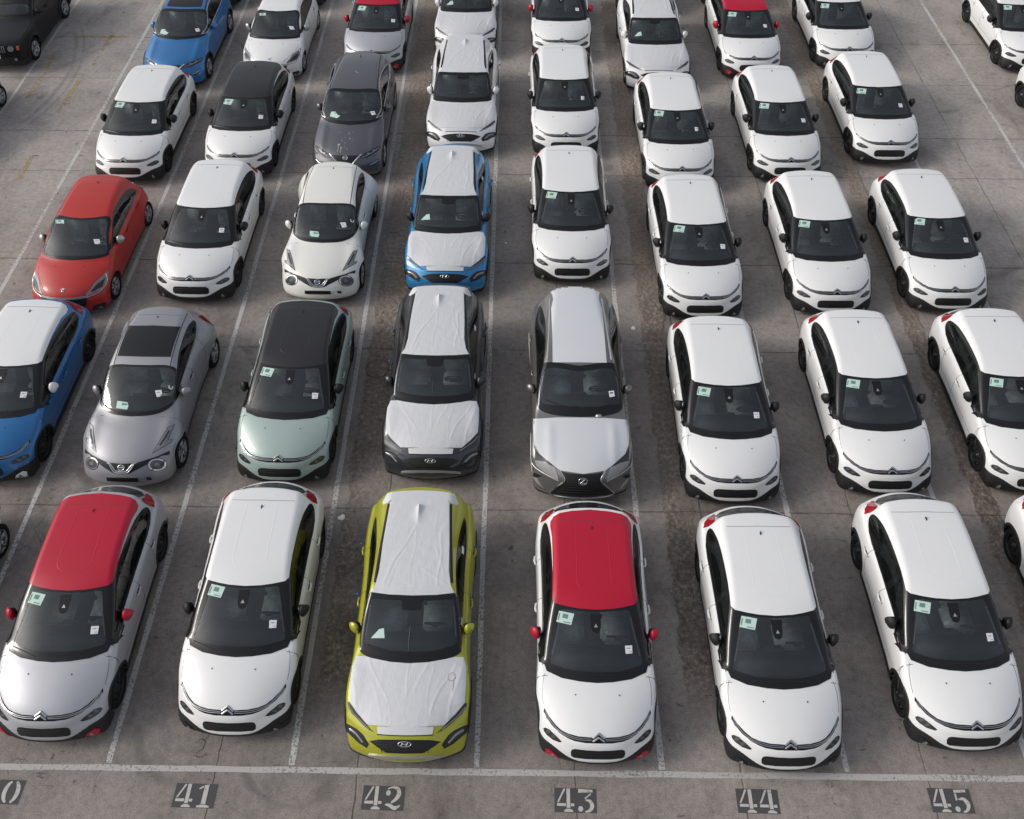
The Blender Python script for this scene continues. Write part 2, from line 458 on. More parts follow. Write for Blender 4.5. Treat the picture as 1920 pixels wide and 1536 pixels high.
# outlines of the panels, lamps and glass of each kind of car, in metres: (reference height, [(across, back from the front bumper)])
TR = {
 'C3': {
  'frame': (1.15, [(0, 1.993), (0.242, 2.011), (0.426, 2.041), (0.605, 2.088), (0.651, 2.073), (0.769, 1.697), (0.887, 1.358), (0.878, 1.266), (0.866, 1.136), (0.791, 1.098), (0.758, 0.998), (0.532, 0.893), (0.249, 0.842), (0, 0.824)]),
  'hole': (1.15, [(0, 1.953), (0.313, 1.977), (0.497, 1.999), (0.544, 1.989), (0.629, 1.593), (0.714, 1.166), (0.704, 1.124), (0.669, 1.102), (0.374, 1.012), (0, 0.985)]),
  'roof': (1.42, [(0, 3.653), (0.309, 3.625), (0.52, 3.578), (0.62, 3.511), (0.669, 3.413), (0.676, 3.317), (0.653, 3.14), (0.649, 2.69), (0.665, 2.012), (0.618, 1.952), (0.443, 1.906), (0.262, 1.873), (0, 1.855)]),
  'seam': (1.44, [(0, 3.423), (0.27, 3.417), (0.538, 3.416)]),
  'band': (0.75, [(0, 0.242), (0.095, 0.186), (0.3, 0.2), (0.449, 0.237), (0.55, 0.284), (0.64, 0.365), (0.736, 0.485), (0.805, 0.607), (0.813, 0.554), (0.769, 0.458), (0.684, 0.354), (0.578, 0.249), (0.536, 0.22), (0.452, 0.172), (0.356, 0.135), (0.196, 0.109), (0, 0.105)]),
  'chrome1': (0.75, [(0, 0.249), (0.079, 0.186), (0.097, 0.165), (0.3, 0.18), (0.45, 0.219), (0.567, 0.274), (0.683, 0.385), (0.789, 0.565)]),
  'chrome2': (0.72, [(0, 0.207), (0.079, 0.154), (0.106, 0.154), (0.299, 0.166), (0.449, 0.206), (0.555, 0.26), (0.683, 0.362), (0.802, 0.55)]),
  'chev1': (0.76, [(0, 0.243), (0.086, 0.172)]),
  'chev2': (0.72, [(0, 0.201), (0.085, 0.142)]),
  'head': (0.62, [(0.816, 0.361), (0.789, 0.372), (0.734, 0.346), (0.67, 0.289), (0.585, 0.212), (0.543, 0.168), (0.576, 0.161), (0.672, 0.197), (0.763, 0.267), (0.803, 0.319)]),
  'grille': (0.45, [(0, 0.108), (0.178, 0.115), (0.352, 0.132), (0.396, 0.122), (0.41, 0.086), (0.399, 0.035), (0.357, 0.01), (0.184, -0.008), (0, -0.01)]),
  'fog': (0.34, [(0.773, 0.179), (0.718, 0.173), (0.61, 0.093), (0.541, 0.037), (0.528, -0.004), (0.57, -0.011), (0.666, 0.041), (0.757, 0.117)]),
  'nozzle': [(0.334, 0.729)],
  'green': (1.3, [(-0.555, 1.926), (-0.319, 1.878), (-0.369, 1.691), (-0.598, 1.741)]),
  'white': (1.1, [(0.457, 1.455), (0.57, 1.462), (0.569, 1.334), (0.462, 1.323)]),
  'greenb': (1.3, [(-0.501, 1.882), (-0.416, 1.868), (-0.436, 1.801), (-0.518, 1.816)]),
  'wiper': (1.02, [(-0.709, 1.13), (-0.477, 1.043), (-0.302, 0.973)]),
  'wiper2': (1, [(-0.244, 1.013), (0.111, 1.014), (0.443, 1.007)]),
  'aerial': [(0.014, 3.24)],
  'rib': (1.46, [(0.254, 3.359), (0.269, 2.861), (0.271, 2.452), (0.266, 2.27), (0.174, 2.181)]),
  'tail': (0.95, [(0.841, 3.686), (0.814, 3.789), (0.741, 3.88), (0.612, 3.954), (0.6, 3.937), (0.658, 3.878), (0.723, 3.79), (0.788, 3.718)]),
  'rear': (1.05, [(0, 3.969), (0.152, 3.955), (0.331, 3.928), (0.51, 3.867), (0.638, 3.783), (0.608, 3.751), (0.499, 3.82), (0.282, 3.869), (0, 3.899)]),
 },
 'KONA': {
  'frame': (1.2, [(0, 2.262), (0.358, 2.279), (0.665, 2.317), (0.696, 2.279), (0.742, 1.881), (0.786, 1.4), (0.784, 1.343), (0.704, 1.276), (0.495, 1.2), (0.192, 1.161), (0, 1.154)]),
  'hole': (1.2, [(0, 2.172), (0.347, 2.175), (0.652, 2.196), (0.672, 2.174), (0.727, 1.539), (0.717, 1.476), (0.667, 1.436), (0.333, 1.351), (0, 1.334)]),
  'hoodfilm': (0.95, [(0, 1.263), (0.302, 1.285), (0.574, 1.338), (0.694, 1.372), (0.833, 1.37), (0.88, 1.212), (0.882, 0.948), (0.865, 0.679), (0.736, 0.514), (0.567, 0.344), (0.205, 0.315), (0, 0.307)]),
  'strip': (0.78, [(0, 0.376), (0.424, 0.382), (0.406, 0.27), (0, 0.256)]),
  'slot': (0.75, [(0, 0.27), (0.217, 0.273), (0.416, 0.287), (0.414, 0.272), (0.215, 0.26), (0, 0.256)]),
  'drl': (0.82, [(0.91, 0.721), (0.882, 0.721), (0.756, 0.57), (0.572, 0.384), (0.518, 0.321), (0.461, 0.277), (0.546, 0.315), (0.642, 0.386), (0.827, 0.554), (0.894, 0.657)]),
  'drlchrome': (0.82, [(0.883, 0.663), (0.79, 0.543), (0.659, 0.426), (0.542, 0.328)]),
  'lamp': (0.58, [(0.907, 0.472), (0.869, 0.455), (0.749, 0.394), (0.664, 0.327), (0.573, 0.2), (0.588, 0.18), (0.694, 0.237), (0.826, 0.348), (0.879, 0.392)]),
  'lampchrome': (0.58, [(0.859, 0.421), (0.749, 0.349), (0.641, 0.232)]),
  'grille': (0.58, [(0, 0.269), (0.394, 0.268), (0.538, 0.248), (0.43, 0.173), (0.33, 0.114), (0.269, 0.082), (0, 0.074)]),
  'logo': (0.66, [(0.102, 0.18), (0.095, 0.165), (0.073, 0.153), (0.039, 0.144), (-0.002, 0.141), (-0.043, 0.143), (-0.078, 0.151), (-0.102, 0.163), (-0.112, 0.177), (-0.105, 0.192), (-0.083, 0.204), (-0.049, 0.213), (-0.008, 0.216), (0.033, 0.214), (0.068, 0.206), (0.092, 0.194)]),
  'lip': (0.3, [(0, 0.143), (0.334, 0.15), (0.56, 0.166), (0.57, 0.147), (0.355, 0.124), (0, 0.112)]),
  'rooffilm': (1.5, [(0, 3.893), (0.308, 3.877), (0.466, 3.842), (0.505, 3.791), (0.505, 3.735), (0.528, 3.358), (0.549, 2.981), (0.56, 2.528), (0.599, 2.276), (0.659, 2.15), (0.378, 2.113), (0, 2.099)]),
  'spoiler': (1.5, [(0, 4.1), (0.327, 4.082), (0.517, 4.039), (0.573, 4.042), (0.613, 3.94), (0.655, 3.875), (0.624, 3.815), (0.549, 3.808), (0.48, 3.86), (0.31, 3.891), (0, 3.908)]),
  'rail': (1.53, [(0.525, 3.736), (0.545, 3.367), (0.578, 2.832), (0.608, 2.303)]),
  'tail': (1, [(0.703, 4.298), (0.763, 4.252), (0.826, 4.126), (0.844, 4.03)]),
  'paper': (1.1, [(-0.627, 1.594), (-0.578, 1.659), (-0.507, 1.743), (-0.431, 1.758), (-0.412, 1.597)]),
  'house': (1.3, [(0, 2.13), (0.168, 2.128), (0.148, 1.97), (0, 1.95)]),
  'sidewin': (1.15, [(0.652, 2.828), (0.671, 2.442), (0.873, 1.83)]),
  'nine': (0.98, [(0.717, 1.049), (0.684, 0.989), (0.637, 0.983), (0.604, 1.03), (0.631, 1.09), (0.665, 1.114), (0.703, 1.085), (0.718, 1.013), (0.696, 0.989), (0.689, 0.894), (0.68, 0.836)]),
 },
 'JUKE': {
  'frame': (1.2, [(0, 2.306), (0.621, 2.254), (0.716, 1.759), (0.73, 1.332), (0.631, 1.098), (0.403, 0.955), (0, 0.906)]),
  'hole': (1.2, [(0, 2.251), (0.598, 2.199), (0.693, 1.751), (0.698, 1.372), (0.59, 1.178), (0.394, 1.066), (0, 1.027)]),
  'ditch': (1.5, [(0.518, 3.427), (0.549, 2.672), (0.55, 1.934)]),
  'head': (0.95, [(0.812, 0.972), (0.716, 0.921), (0.611, 0.578), (0.516, 0.246), (0.603, 0.325), (0.806, 0.52), (0.821, 0.594), (0.754, 0.586)]),
  'grille': (0.7, [(0, 0.258), (0.268, 0.279), (0.599, 0.428), (0.805, 0.562), (0.797, 0.455), (0.681, 0.443), (0.504, 0.276), (0.291, 0.109), (0.141, -0.002), (0, -0.022)]),
  'vee': (0.66, [(0.273, 0.306), (0.21, 0.29), (0.098, 0.107), (0, 0.101)]),
  'vee2': (0.66, [(0.239, 0.297), (0.123, 0.068), (0, 0.053)]),
  'logo': (0.68, [(0.017, 0.171), (0.016, 0.14), (0.005, 0.114), (-0.014, 0.096), (-0.04, 0.089), (-0.067, 0.095), (-0.092, 0.112), (-0.111, 0.138), (-0.122, 0.169), (-0.121, 0.2), (-0.11, 0.226), (-0.091, 0.244), (-0.065, 0.251), (-0.038, 0.245), (-0.012, 0.228), (0.007, 0.202)]),
  'fogc': (0.55, [(0.657, 0.374)]),
  'fogr': (0.55, [(0.706, 0.365), (0.704, 0.314), (0.686, 0.271), (0.654, 0.241), (0.613, 0.231), (0.57, 0.24), (0.531, 0.268), (0.501, 0.311), (0.486, 0.362), (0.487, 0.413), (0.505, 0.457), (0.537, 0.486), (0.578, 0.497), (0.622, 0.488), (0.661, 0.459), (0.691, 0.416)]),
  'plate': (0.38, [(-0.368, 0.191), (0.217, 0.199), (0.241, 0.08), (-0.343, 0.063)]),
  'cap': (0.38, [(0.429, 0.202), (0.509, 0.203), (0.52, 0.128), (0.439, 0.127)]),
  'brake': (1.55, [(-0.09, 3.586), (0.149, 3.59), (0.137, 3.514), (-0.057, 3.512)]),
  'tail': (1.05, [(0.605, 4.053), (0.701, 4.035), (0.843, 3.922), (0.901, 3.714), (0.811, 3.788), (0.7, 3.844), (0.661, 3.881)]),
  'aerial': [(0.024, 3.234)],
  'crest': [(-0.024, 3.642)],
  'green': (1.1, [(-0.344, 1.391), (-0.135, 1.362), (-0.103, 1.265), (-0.115, 1.168), (-0.345, 1.197)]),
  'white': (1.15, [(0.373, 1.633), (0.49, 1.648), (0.524, 1.478), (0.426, 1.45)]),
  'squig': (1.25, [(0.595, 1.677), (0.61, 1.594), (0.641, 1.572), (0.663, 1.618), (0.647, 1.644)]),
  'sunroof': (1.55, [(0, 2.966), (0.52, 2.935), (0.518, 2.12), (0, 2.121)]),
  'winbelt': (1.05, [(0.494, 3.716), (0.729, 3.271), (0.775, 2.733), (0.803, 2.216), (0.818, 1.633)]),
  'wintop': (1.4, [(0.633, 3.325), (0.632, 2.265)]),
 },
 'P208': {
  'frame': (1.15, [(0, 2.153), (0.254, 2.178), (0.612, 2.218), (0.683, 1.615), (0.75, 0.985), (0.726, 0.894), (0.453, 0.785), (0, 0.725)]),
  'hole': (1.15, [(0, 2.089), (0.254, 2.116), (0.566, 2.143), (0.637, 1.615), (0.705, 1.013), (0.673, 0.955), (0.453, 0.889), (0, 0.856)]),
  'head': (0.75, [(0.823, 0.832), (0.748, 0.671), (0.629, 0.47), (0.563, 0.248), (0.48, 0.068), (0.519, 0.034), (0.74, 0.232), (0.816, 0.47), (0.836, 0.679)]),
  'headin': (0.75, [(0.791, 0.59), (0.661, 0.39), (0.564, 0.161), (0.601, 0.15), (0.765, 0.327)]),
  'bar': (0.62, [(0, 0.078), (0.234, 0.092), (0.451, 0.144), (0.516, 0.165), (0.504, 0.102), (0.375, 0.061), (0.232, 0.034), (0, 0.016)]),
  'grille': (0.5, [(0, 0.142), (0.378, 0.178), (0.505, 0.208), (0.466, 0.018), (0.378, -0.159), (0.231, -0.227), (0, -0.258)]),
  'fog': (0.38, [(0.507, -0.06), (0.577, 0.065), (0.8, 0.209), (0.824, 0.1), (0.691, -0.011), (0.541, -0.097)]),
  'logo': (0.72, [(-0.015, 0.212)]),
  'noz': [(-0.325, 0.741), (0.314, 0.75)],
  'aerial': [(-0.006, 3.228)],
  'seam': [(-0.008, 3.389)],
  'crest': [(-0.077, 3.576)],
  'green': (1.3, [(-0.58, 1.898), (-0.372, 1.901), (-0.343, 1.771), (-0.548, 1.775)]),
  'white': (1.1, [(0.408, 1.477), (0.533, 1.479), (0.585, 1.319), (0.459, 1.317)]),
 },
 'QASH': {
  'frame': (1.25, [(0, 2.638), (0.667, 2.608), (0.753, 1.947), (0.79, 1.361), (0.679, 1.156), (0.417, 1.027), (0, 0.949)]),
  'hole': (1.25, [(0, 2.468), (0.647, 2.489), (0.728, 1.947), (0.749, 1.391), (0.657, 1.246), (0.418, 1.17), (0, 1.124)]),
  'groove': (1.57, [(0.53, 3.882), (0.589, 2.983), (0.64, 2.163)]),
  'head': (0.8, [(0.832, 0.671), (0.792, 0.643), (0.633, 0.492), (0.467, 0.336), (0.365, 0.135), (0.532, 0.148), (0.78, 0.408), (0.854, 0.605)]),
  'grille': (0.68, [(0, 0.399), (0.355, 0.403), (0.236, 0.223), (0.122, -0.042), (0, -0.06)]),
  'vee': (0.68, [(0.414, 0.459), (0.318, 0.297), (0.236, 0.131), (0.139, -0.06), (0, -0.085)]),
  'crease': (0.95, [(0.597, 1.157), (0.517, 0.599), (0.376, 0.078)]),
  'aerial': [(0.035, 3.799)],
  'crest': [(0.085, 4.302)],
  'logo': (0.72, [(-0.002, 0.253)]),
  'green': (1.1, [(-0.515, 1.719), (-0.399, 1.721), (-0.332, 1.573), (-0.258, 1.534), (-0.333, 1.413), (-0.541, 1.501)]),
  'white': (1.12, [(0.481, 1.779), (0.588, 1.813), (0.637, 1.647), (0.535, 1.61)]),
  'fogB': (0.45, [(0.552, 0.337), (0.733, 0.557), (0.807, 0.45), (0.653, 0.245)]),
  'grilleB': (0.6, [(-0.509, 0.624), (0.156, 0.635), (0.347, 0.203), (0.724, -0.218)]),
 },
 'LEXUS': {
  'frame': (1.3, [(0, 2.417), (0.68, 2.486), (0.738, 2.145), (0.799, 1.592), (0.792, 1.367), (0.679, 1.26), (0.424, 1.186), (0, 1.159)]),
  'hole': (1.3, [(0, 2.271), (0.655, 2.319), (0.764, 1.533), (0.722, 1.471), (0, 1.362)]),
  'rooffilm': (1.6, [(0, 4.451), (0.254, 4.411), (0.521, 4.302), (0.516, 4.176), (0.479, 4.066), (0.469, 3.945), (0.518, 3.682), (0.518, 2.945), (0.522, 2.236), (0, 2.243)]),
  'rail': (1.62, [(0.531, 3.937), (0.561, 3.267), (0.619, 2.299)]),
  'hoodfilm': (0.98, [(0, 1.391), (0.465, 1.385), (0.889, 1.348), (0.899, 1.262), (0.897, 0.954), (0.873, 0.764), (0.795, 0.557), (0.561, 0.323), (0.408, 0.188), (0, 0.115)]),
  'dark': (0.82, [(0.898, 0.865), (0.864, 0.754), (0.778, 0.636), (0.58, 0.447), (0.539, 0.376), (0.696, 0.479), (0.82, 0.512), (0.87, 0.523)]),
  'lens': (0.76, [(0.873, 0.543), (0.816, 0.548), (0.685, 0.504), (0.522, 0.412), (0.447, 0.195), (0.445, 0.114), (0.601, 0.218), (0.845, 0.439)]),
  'under': (0.74, [(0.977, 0.678), (0.891, 0.445), (0.673, 0.262), (0.44, 0.122)]),
  'grille': (0.6, [(0, 0.365), (0.233, 0.384), (0.396, 0.427), (0.362, 0.331), (0.325, 0.232), (0.366, 0.176), (0.492, 0.074), (0.579, -0.015), (0.508, -0.065), (0.241, -0.108), (0, -0.122)]),
  'border': (0.6, [(0.415, 0.438), (0.335, 0.232), (0.48, 0.082), (0.592, -0.017)]),
  'lip': (0.3, [(0.604, 0.182), (0.531, 0.119), (0.246, 0.069), (0, 0.052)]),
  'vent': (0.5, [(0.887, 0.465), (0.821, 0.434), (0.742, 0.395), (0.831, 0.357), (0.91, 0.387)]),
  'slash': (0.42, [(0.919, 0.437), (0.831, 0.381), (0.711, 0.184), (0.811, 0.27)]),
  'logo': (0.6, [(0.092, 0.214), (0.085, 0.186), (0.066, 0.163), (0.04, 0.147), (0.009, 0.141), (-0.021, 0.146), (-0.046, 0.161), (-0.062, 0.185), (-0.067, 0.212), (-0.06, 0.24), (-0.042, 0.264), (-0.015, 0.28), (0.016, 0.286), (0.046, 0.281), (0.071, 0.265), (0.088, 0.242)]),
  'white': (1.15, [(0.55, 1.904), (0.656, 1.922), (0.667, 1.779), (0.564, 1.753)]),
  'nozzle': (1.02, [(0.277, 1.399), (0.318, 1.43), (0.385, 1.426), (0.411, 1.388)]),
  'ends': [(0.015, 4.502)],
 },
}

# ------------------------------------------------------------------ car body as a distance field
def poly_sdf_grid(P, y0, y1, z0, z1, st):
    ys = np.arange(y0, y1, st); zs = np.arange(z0, z1, st)
    Y, Z = np.meshgrid(ys, zs, indexing='ij')
    d = np.full(Y.shape, 1e9)
    n = len(P)
    for i in range(n):
        a = P[i]; b = P[(i+1) % n]
        e = b - a; L = e @ e + 1e-12
        t = np.clip(((Y-a[0])*e[0] + (Z-a[1])*e[1]) / L, 0, 1)
        dd = (Y-a[0]-t*e[0])**2 + (Z-a[1]-t*e[1])**2
        d = np.minimum(d, dd)
    d = np.sqrt(d)
    ins = inpoly(Y, Z, P)
    return np.where(ins, -d, d)

def bilinear(G, y0, z0, st, y, z):
    fy = np.clip((y - y0) / st, 0, G.shape[0] - 1.001); fz = np.clip((z - z0) / st, 0, G.shape[1] - 1.001)
    i = fy.astype(int); j = fz.astype(int); a = fy - i; b = fz - j
    return (G[i, j]*(1-a)*(1-b) + G[i+1, j]*a*(1-b) + G[i, j+1]*(1-a)*b + G[i+1, j+1]*a*b)

class Body:
    def __init__(s, spec):
        s.p = spec
        s.prof = smoothclosed(spec['profile'], 4)
        s.L = max(p[0] for p in spec['profile'])
        s.H = max(p[1] for p in spec['profile'])
        s.g0 = (-0.9, -0.2)
        s.G = poly_sdf_grid(s.prof, -0.9, s.L + 0.9, -0.2, s.H + 0.6, 0.0125)
        s.sw = pchip(*zip(*spec['sweep']))           # sweep at x = .8 along y
        s.swz = pchip(*zip(*spec['sweepz']))         # sweep of the nose along z
        s.wid = pchip(*zip(*spec['plan']))
        s.crown = pchip(*zip(*spec['crown']))
        lo = spec['side']                            # (z, half width) up to the belt
        s.low = pchip(*zip(*lo))
        s.zb, s.wb = lo[-1]
        s.belt = pchip(*zip(*spec['belt']))          # belt height along y
        s.roofw = pchip(*zip(*spec['roofw']))        # half width at roof height along y
        s.zr = spec['zr']
        s.k = pchip(*zip(*spec['round']))
    def field(s, x, y, z, arches=True):
        p = s.p
        ax = np.sqrt(x*x + 1e-6)
        u = ax / 0.8
        f = sstep(0.75, 0.25, y)
        A = s.sw(y) * (1 - f) + s.swz(z) * f
        A = A * (u ** 2.3)
        yy = y - A
        cr = s.crown(y) * (ax / 0.7) ** 2.2
        rd = p.get('ridge')
        if rd:
            for (xc, ww, ya, yb, amp) in rd:
                cr = cr - amp * np.exp(-((ax - xc) / ww) ** 2) * sstep(ya - .25, ya + .15, y) * sstep(yb + .2, yb - .2, y)
        d1 = bilinear(s.G, s.g0[0], s.g0[1], 0.0125, yy, z + cr)
        w = s.wid(y)
        zb = s.belt(y)
        lowz = np.clip(z, 0, None) * (s.zb / zb)
        wl = s.low(lowz) * w
        t = (z - zb) / (s.zr - zb)
        rw = s.roofw(y)
        wu = s.wb * w + (rw - s.wb * w) * t + 0.022 * np.clip(4*t*(1-t), 0, 1)
        Hx = np.where(z < zb, wl, wu)
        for (yc, zc, ry, rz, amp) in p.get('flare', []):
            Hx = Hx + amp * np.exp(-((y-yc)/ry)**2 - ((z-zc)/rz)**2)
        d2 = (ax - Hx) * np.where(z > zb, 0.9, 1.0)
        k = s.k(y)
        h = np.clip(0.5 + 0.5*(d1 - d2)/k, 0, 1)
        d = d2*(1-h) + d1*h + k*h*(1-h)
        for (xc, yc, zc, rx, ry, rz, dep) in p.get('dent', []):   # pressed hollows
            q = ((ax-xc)/rx)**2 + ((y-yc)/ry)**2 + ((z-zc)/rz)**2
            d = d + dep * np.exp(-q)
        if arches:
            for yc in p['axles']:
                r = np.sqrt((y-yc)**2 + (z-p['wz'])**2)
                c = np.maximum(r - p['arch'], 0.60 - ax)
                d = np.maximum(d, -c)
        return d
    def grad(s, P, fn=None, e=0.004):
        fn = fn or (lambda a, b, c: s.field(a, b, c, False))
        x, y, z = P[:, 0], P[:, 1], P[:, 2]
        g = np.stack([fn(x+e, y, z)-fn(x-e, y, z), fn(x, y+e, z)-fn(x, y-e, z), fn(x, y, z+e)-fn(x, y, z-e)], 1) / (2*e)
        return g

def surface_nets(fn, lo, hi, h):
    xs = [np.arange(lo[i], hi[i] + h, h) for i in range(3)]
    X, Y, Z = np.meshgrid(*xs, indexing='ij')
    D = fn(X, Y, Z)
    nx, ny, nz = D.shape
    S = D < 0
    acc = np.zeros((nx-1, ny-1, nz-1, 3)); cnt = np.zeros((nx-1, ny-1, nz-1))
    corners = [(i, j, k) for i in (0, 1) for j in (0, 1) for k in (0, 1)]
    for c in corners:
        for ax in range(3):
            if c[ax] == 1: continue
            e = list(c); e[ax] = 1
            sl = lambda q: tuple(slice(q[i], q[i] + (nx, ny, nz)[i] - 1) for i in range(3))
            a = D[sl(c)]; b = D[sl(e)]
            m = (a < 0) != (b < 0)
            t = np.where(m, a / np.where(m, a - b, 1), 0)
            for i in range(3):
                acc[..., i] += m * (c[i] + (t if i == ax else 0))
            cnt += m
    act = cnt > 0
    idx = -np.ones(act.shape, int); idx[act] = np.arange(act.sum())
    I = np.argwhere(act)
    P = (I + acc[act] / cnt[act][:, None]) * h + np.array(lo)
    F = []
    for ax in range(3):
        a1, a2 = (ax+1) % 3, (ax+2) % 3
        sA = [slice(1, n-1) for n in (nx, ny, nz)]; sA[ax] = slice(0, (nx, ny, nz)[ax]-1)
        sB = list(sA); sB[ax] = slice(1, (nx, ny, nz)[ax])
        m = S[tuple(sA)] != S[tuple(sB)]
        J = np.argwhere(m) + np.array([1 if i != ax else 0 for i in range(3)])
        pos = S[tuple(sA)][m]
        def g(d1, d2):
            K = J.copy(); K[:, a1] -= d1; K[:, a2] -= d2
            return idx[K[:, 0], K[:, 1], K[:, 2]]
        q = np.stack([g(1, 1), g(0, 1), g(0, 0), g(1, 0)], 1)
        q[~pos] = q[~pos][:, ::-1]
        F.append(q)
    return P, np.concatenate(F)

def refine(P, fn, it=3):
    e = 0.003
    for _ in range(it):
        x, y, z = P[:, 0], P[:, 1], P[:, 2]
        d = fn(x, y, z)
        g = np.stack([fn(x+e, y, z)-fn(x-e, y, z), fn(x, y+e, z)-fn(x, y-e, z), fn(x, y, z+e)-fn(x, y, z-e)], 1) / (2*e)
        gg = np.maximum((g**2).sum(1), 0.2)
        st = np.clip(d / gg, -0.012, 0.012)
        P = P - g * st[:, None]
    return P

def normals_of(P, fn, e=0.006):
    x, y, z = P[:, 0], P[:, 1], P[:, 2]
    g = np.stack([fn(x+e, y, z)-fn(x-e, y, z), fn(x, y+e, z)-fn(x, y-e, z), fn(x, y, z+e)-fn(x, y, z-e)], 1)
    return g / (np.linalg.norm(g, axis=1)[:, None] + 1e-9)

class Car:
    """collects the parts of one kind of car; every outline is laid on to the body surface"""
    def __init__(s, spec, X, Y0):
        s.spec = spec
        s.b = Body(spec)
        s.V = np.array([0.0, -5.4755 - Y0, 15.8616])
        s.h = 0.03
        b = s.b
        s.P, s.F = surface_nets(lambda x, y, z: b.field(x, y, z), (-1.125, -0.3, 0.03), (1.125, b.L + 0.3, b.H + 0.15), s.h)
        s.P = refine(s.P, lambda x, y, z: b.field(x, y, z))
        full = lambda x, y, z: b.field(x, y, z, False)
        P2, F2 = surface_nets(full, (-1.125, -0.3, 0.03), (1.125, b.L + 0.3, b.H + 0.15), 0.05)
        P2 = refine(P2, full)
        s.full = full
        s.bvh = BVHTree.FromPolygons([Vector(p) for p in P2], [tuple(int(i) for i in f) for f in F2])
        s.root = bpy.data.objects.new(spec['name'], None)
        s.root.empty_display_size = 0.3
        COL.objects.link(s.root)
        s.holes = []
    # --- rays
    def cast(s, pts, mode, z0):
        out = []
        for (a, c) in pts:
            if mode == 'V':
                q = np.array([a, c, z0]); d = q - s.V; d /= np.linalg.norm(d); o = s.V
            elif mode == 'T':
                o = np.array([a, c, 4.0]); d = np.array([0, 0, -1.0])
            elif mode == 'S':      # from the +x side, (y, z)
                o = np.array([3.0, a, c]); d = np.array([-1.0, 0, 0])
            elif mode == 'F':      # from the front, (x, z)
                o = np.array([a, -3.0, c]); d = np.array([0, 1.0, 0])
            elif mode == 'B':
                o = np.array([a, 9.0, c]); d = np.array([0, -1.0, 0])
            r = s.bvh.ray_cast(Vector(o), Vector(d))
            out.append(np.array(r[0]) if r[0] is not None else None)
        return out
    def settle(s, pts, off):
        ok = [i for i, p in enumerate(pts) if p is not None]
        if not ok: return [None]*len(pts), [None]*len(pts)
        P = np.array([pts[i] for i in ok])
        P = refine(P, s.full, 3)
        N = normals_of(P, s.full, 0.008)
        Q = P + N * (off[ok][:, None] if isinstance(off, np.ndarray) else off)
        res = [None]*len(pts); nn = [None]*len(pts)
        for k, i in enumerate(ok): res[i] = Q[k]; nn[i] = N[k]
        return res, nn
    def patch(s, poly, z0=1.0, mode='V', off=0.004, h=0.03, skirt=0.02, half=True, dz=None, maxe=0.16):
        V2, F2 = gridfill(poly, h)
        hits = s.cast(V2, mode, z0)
        o = off
        if dz is not None:
            o = np.array([off + dz(*(hits[i] if hits[i] is not None else (0, 0, 0))) for i in range(len(V2))])
        pos, nor = s.settle(hits, o)
        g = Geo(); mp = {}; F = []
        for f in F2:
            if any(pos[i] is None for i in f): continue
            if mode == 'S' and any(abs(nor[i][0]) < 0.34 for i in f): continue
            if max(np.linalg.norm(pos[f[k]] - pos[f[k-1]]) for k in range(len(f))) > maxe: continue
            F.append(f)
        used = sorted({i for f in F for i in f})
        mp = {v: k for k, v in enumerate(used)}
        P = [pos[i] for i in used]; N = [nor[i] for i in used]
        F = [[mp[i] for i in f] for f in F]
        if not F: return g
        # orientation from the surface normal
        sgn = 0
        for f in F[:: max(1, len(F)//40)]:
            a, b_, c = P[f[0]], P[f[1]], P[f[2]]
            sgn += np.sign(np.dot(np.cross(b_-a, c-a), N[f[0]]))
        if sgn < 0: F = [f[::-1] for f in F]
        g.add(P, F, N)
        if skirt:
            cnt = {}
            for f in F:
                for k in range(len(f)):
                    cnt[(f[k], f[(k+1) % len(f)])] = 1
            E = [e for e in cnt if (e[1], e[0]) not in cnt]
            for a, b_ in E:
                pa, pb = P[a], P[b_]
                if half and abs(pa[0]) < 1e-3 and abs(pb[0]) < 1e-3: continue
                out = np.cross(pb - pa, N[a]); out = out / (np.linalg.norm(out) + 1e-9)
                g.add([pa, pb, pb - N[b_]*skirt, pa - N[a]*skirt], [[0, 3, 2, 1]], [out]*4)
        return g.both() if half else g
    def line(s, pts, width, z0=1.0, mode='V', off=0.004, height=0.004, both=True, step=0.025, taper=False):
        pl = smoothopen(pts, step)
        hits = s.cast([tuple(p) for p in pl], mode, z0)
        pos, nor = s.settle(hits, off)
        g = Geo()
        run = []
        seq = [(p, n) for p, n in zip(pos, nor) if p is not None]
        if len(seq) < 2: return g
        V = []; N = []; F = []
        m = len(seq)
        for i, (p, n) in enumerate(seq):
            a = seq[max(0, i-1)][0]; b = seq[min(m-1, i+1)][0]
            d = b - a; d /= np.linalg.norm(d) + 1e-9
            side = np.cross(d, n); side /= np.linalg.norm(side) + 1e-9
            w = width / 2
            if taper: w *= min(1, 0.25 + 3.0 * min(i, m-1-i) / m)
            V += [p - side*w - n*0.012, p - side*w, p + n*height, p + side*w, p + side*w - n*0.012]
            N += [-side, (n - side)/1.414, n, (n + side)/1.414, side]
        for i in range(m-1):
            if np.linalg.norm(seq[i][0] - seq[i+1][0]) > 0.2: continue
            for k in range(4):
                F.append([i*5+k, i*5+k+1, (i+1)*5+k+1, (i+1)*5+k])
        F.append([0, 1, 2, 3, 4][::-1]); F.append([(m-1)*5+k for k in range(5)])
        g.add(V, F, N)
        # orientation
        a, b_, c = np.array(V[1]), np.array(V[2]), np.array(V[7])
        if np.dot(np.cross(b_-a, c-b_), N[2]) < 0:
            g.F = [f[::-1] for f in g.F]
        return g.both() if both else g
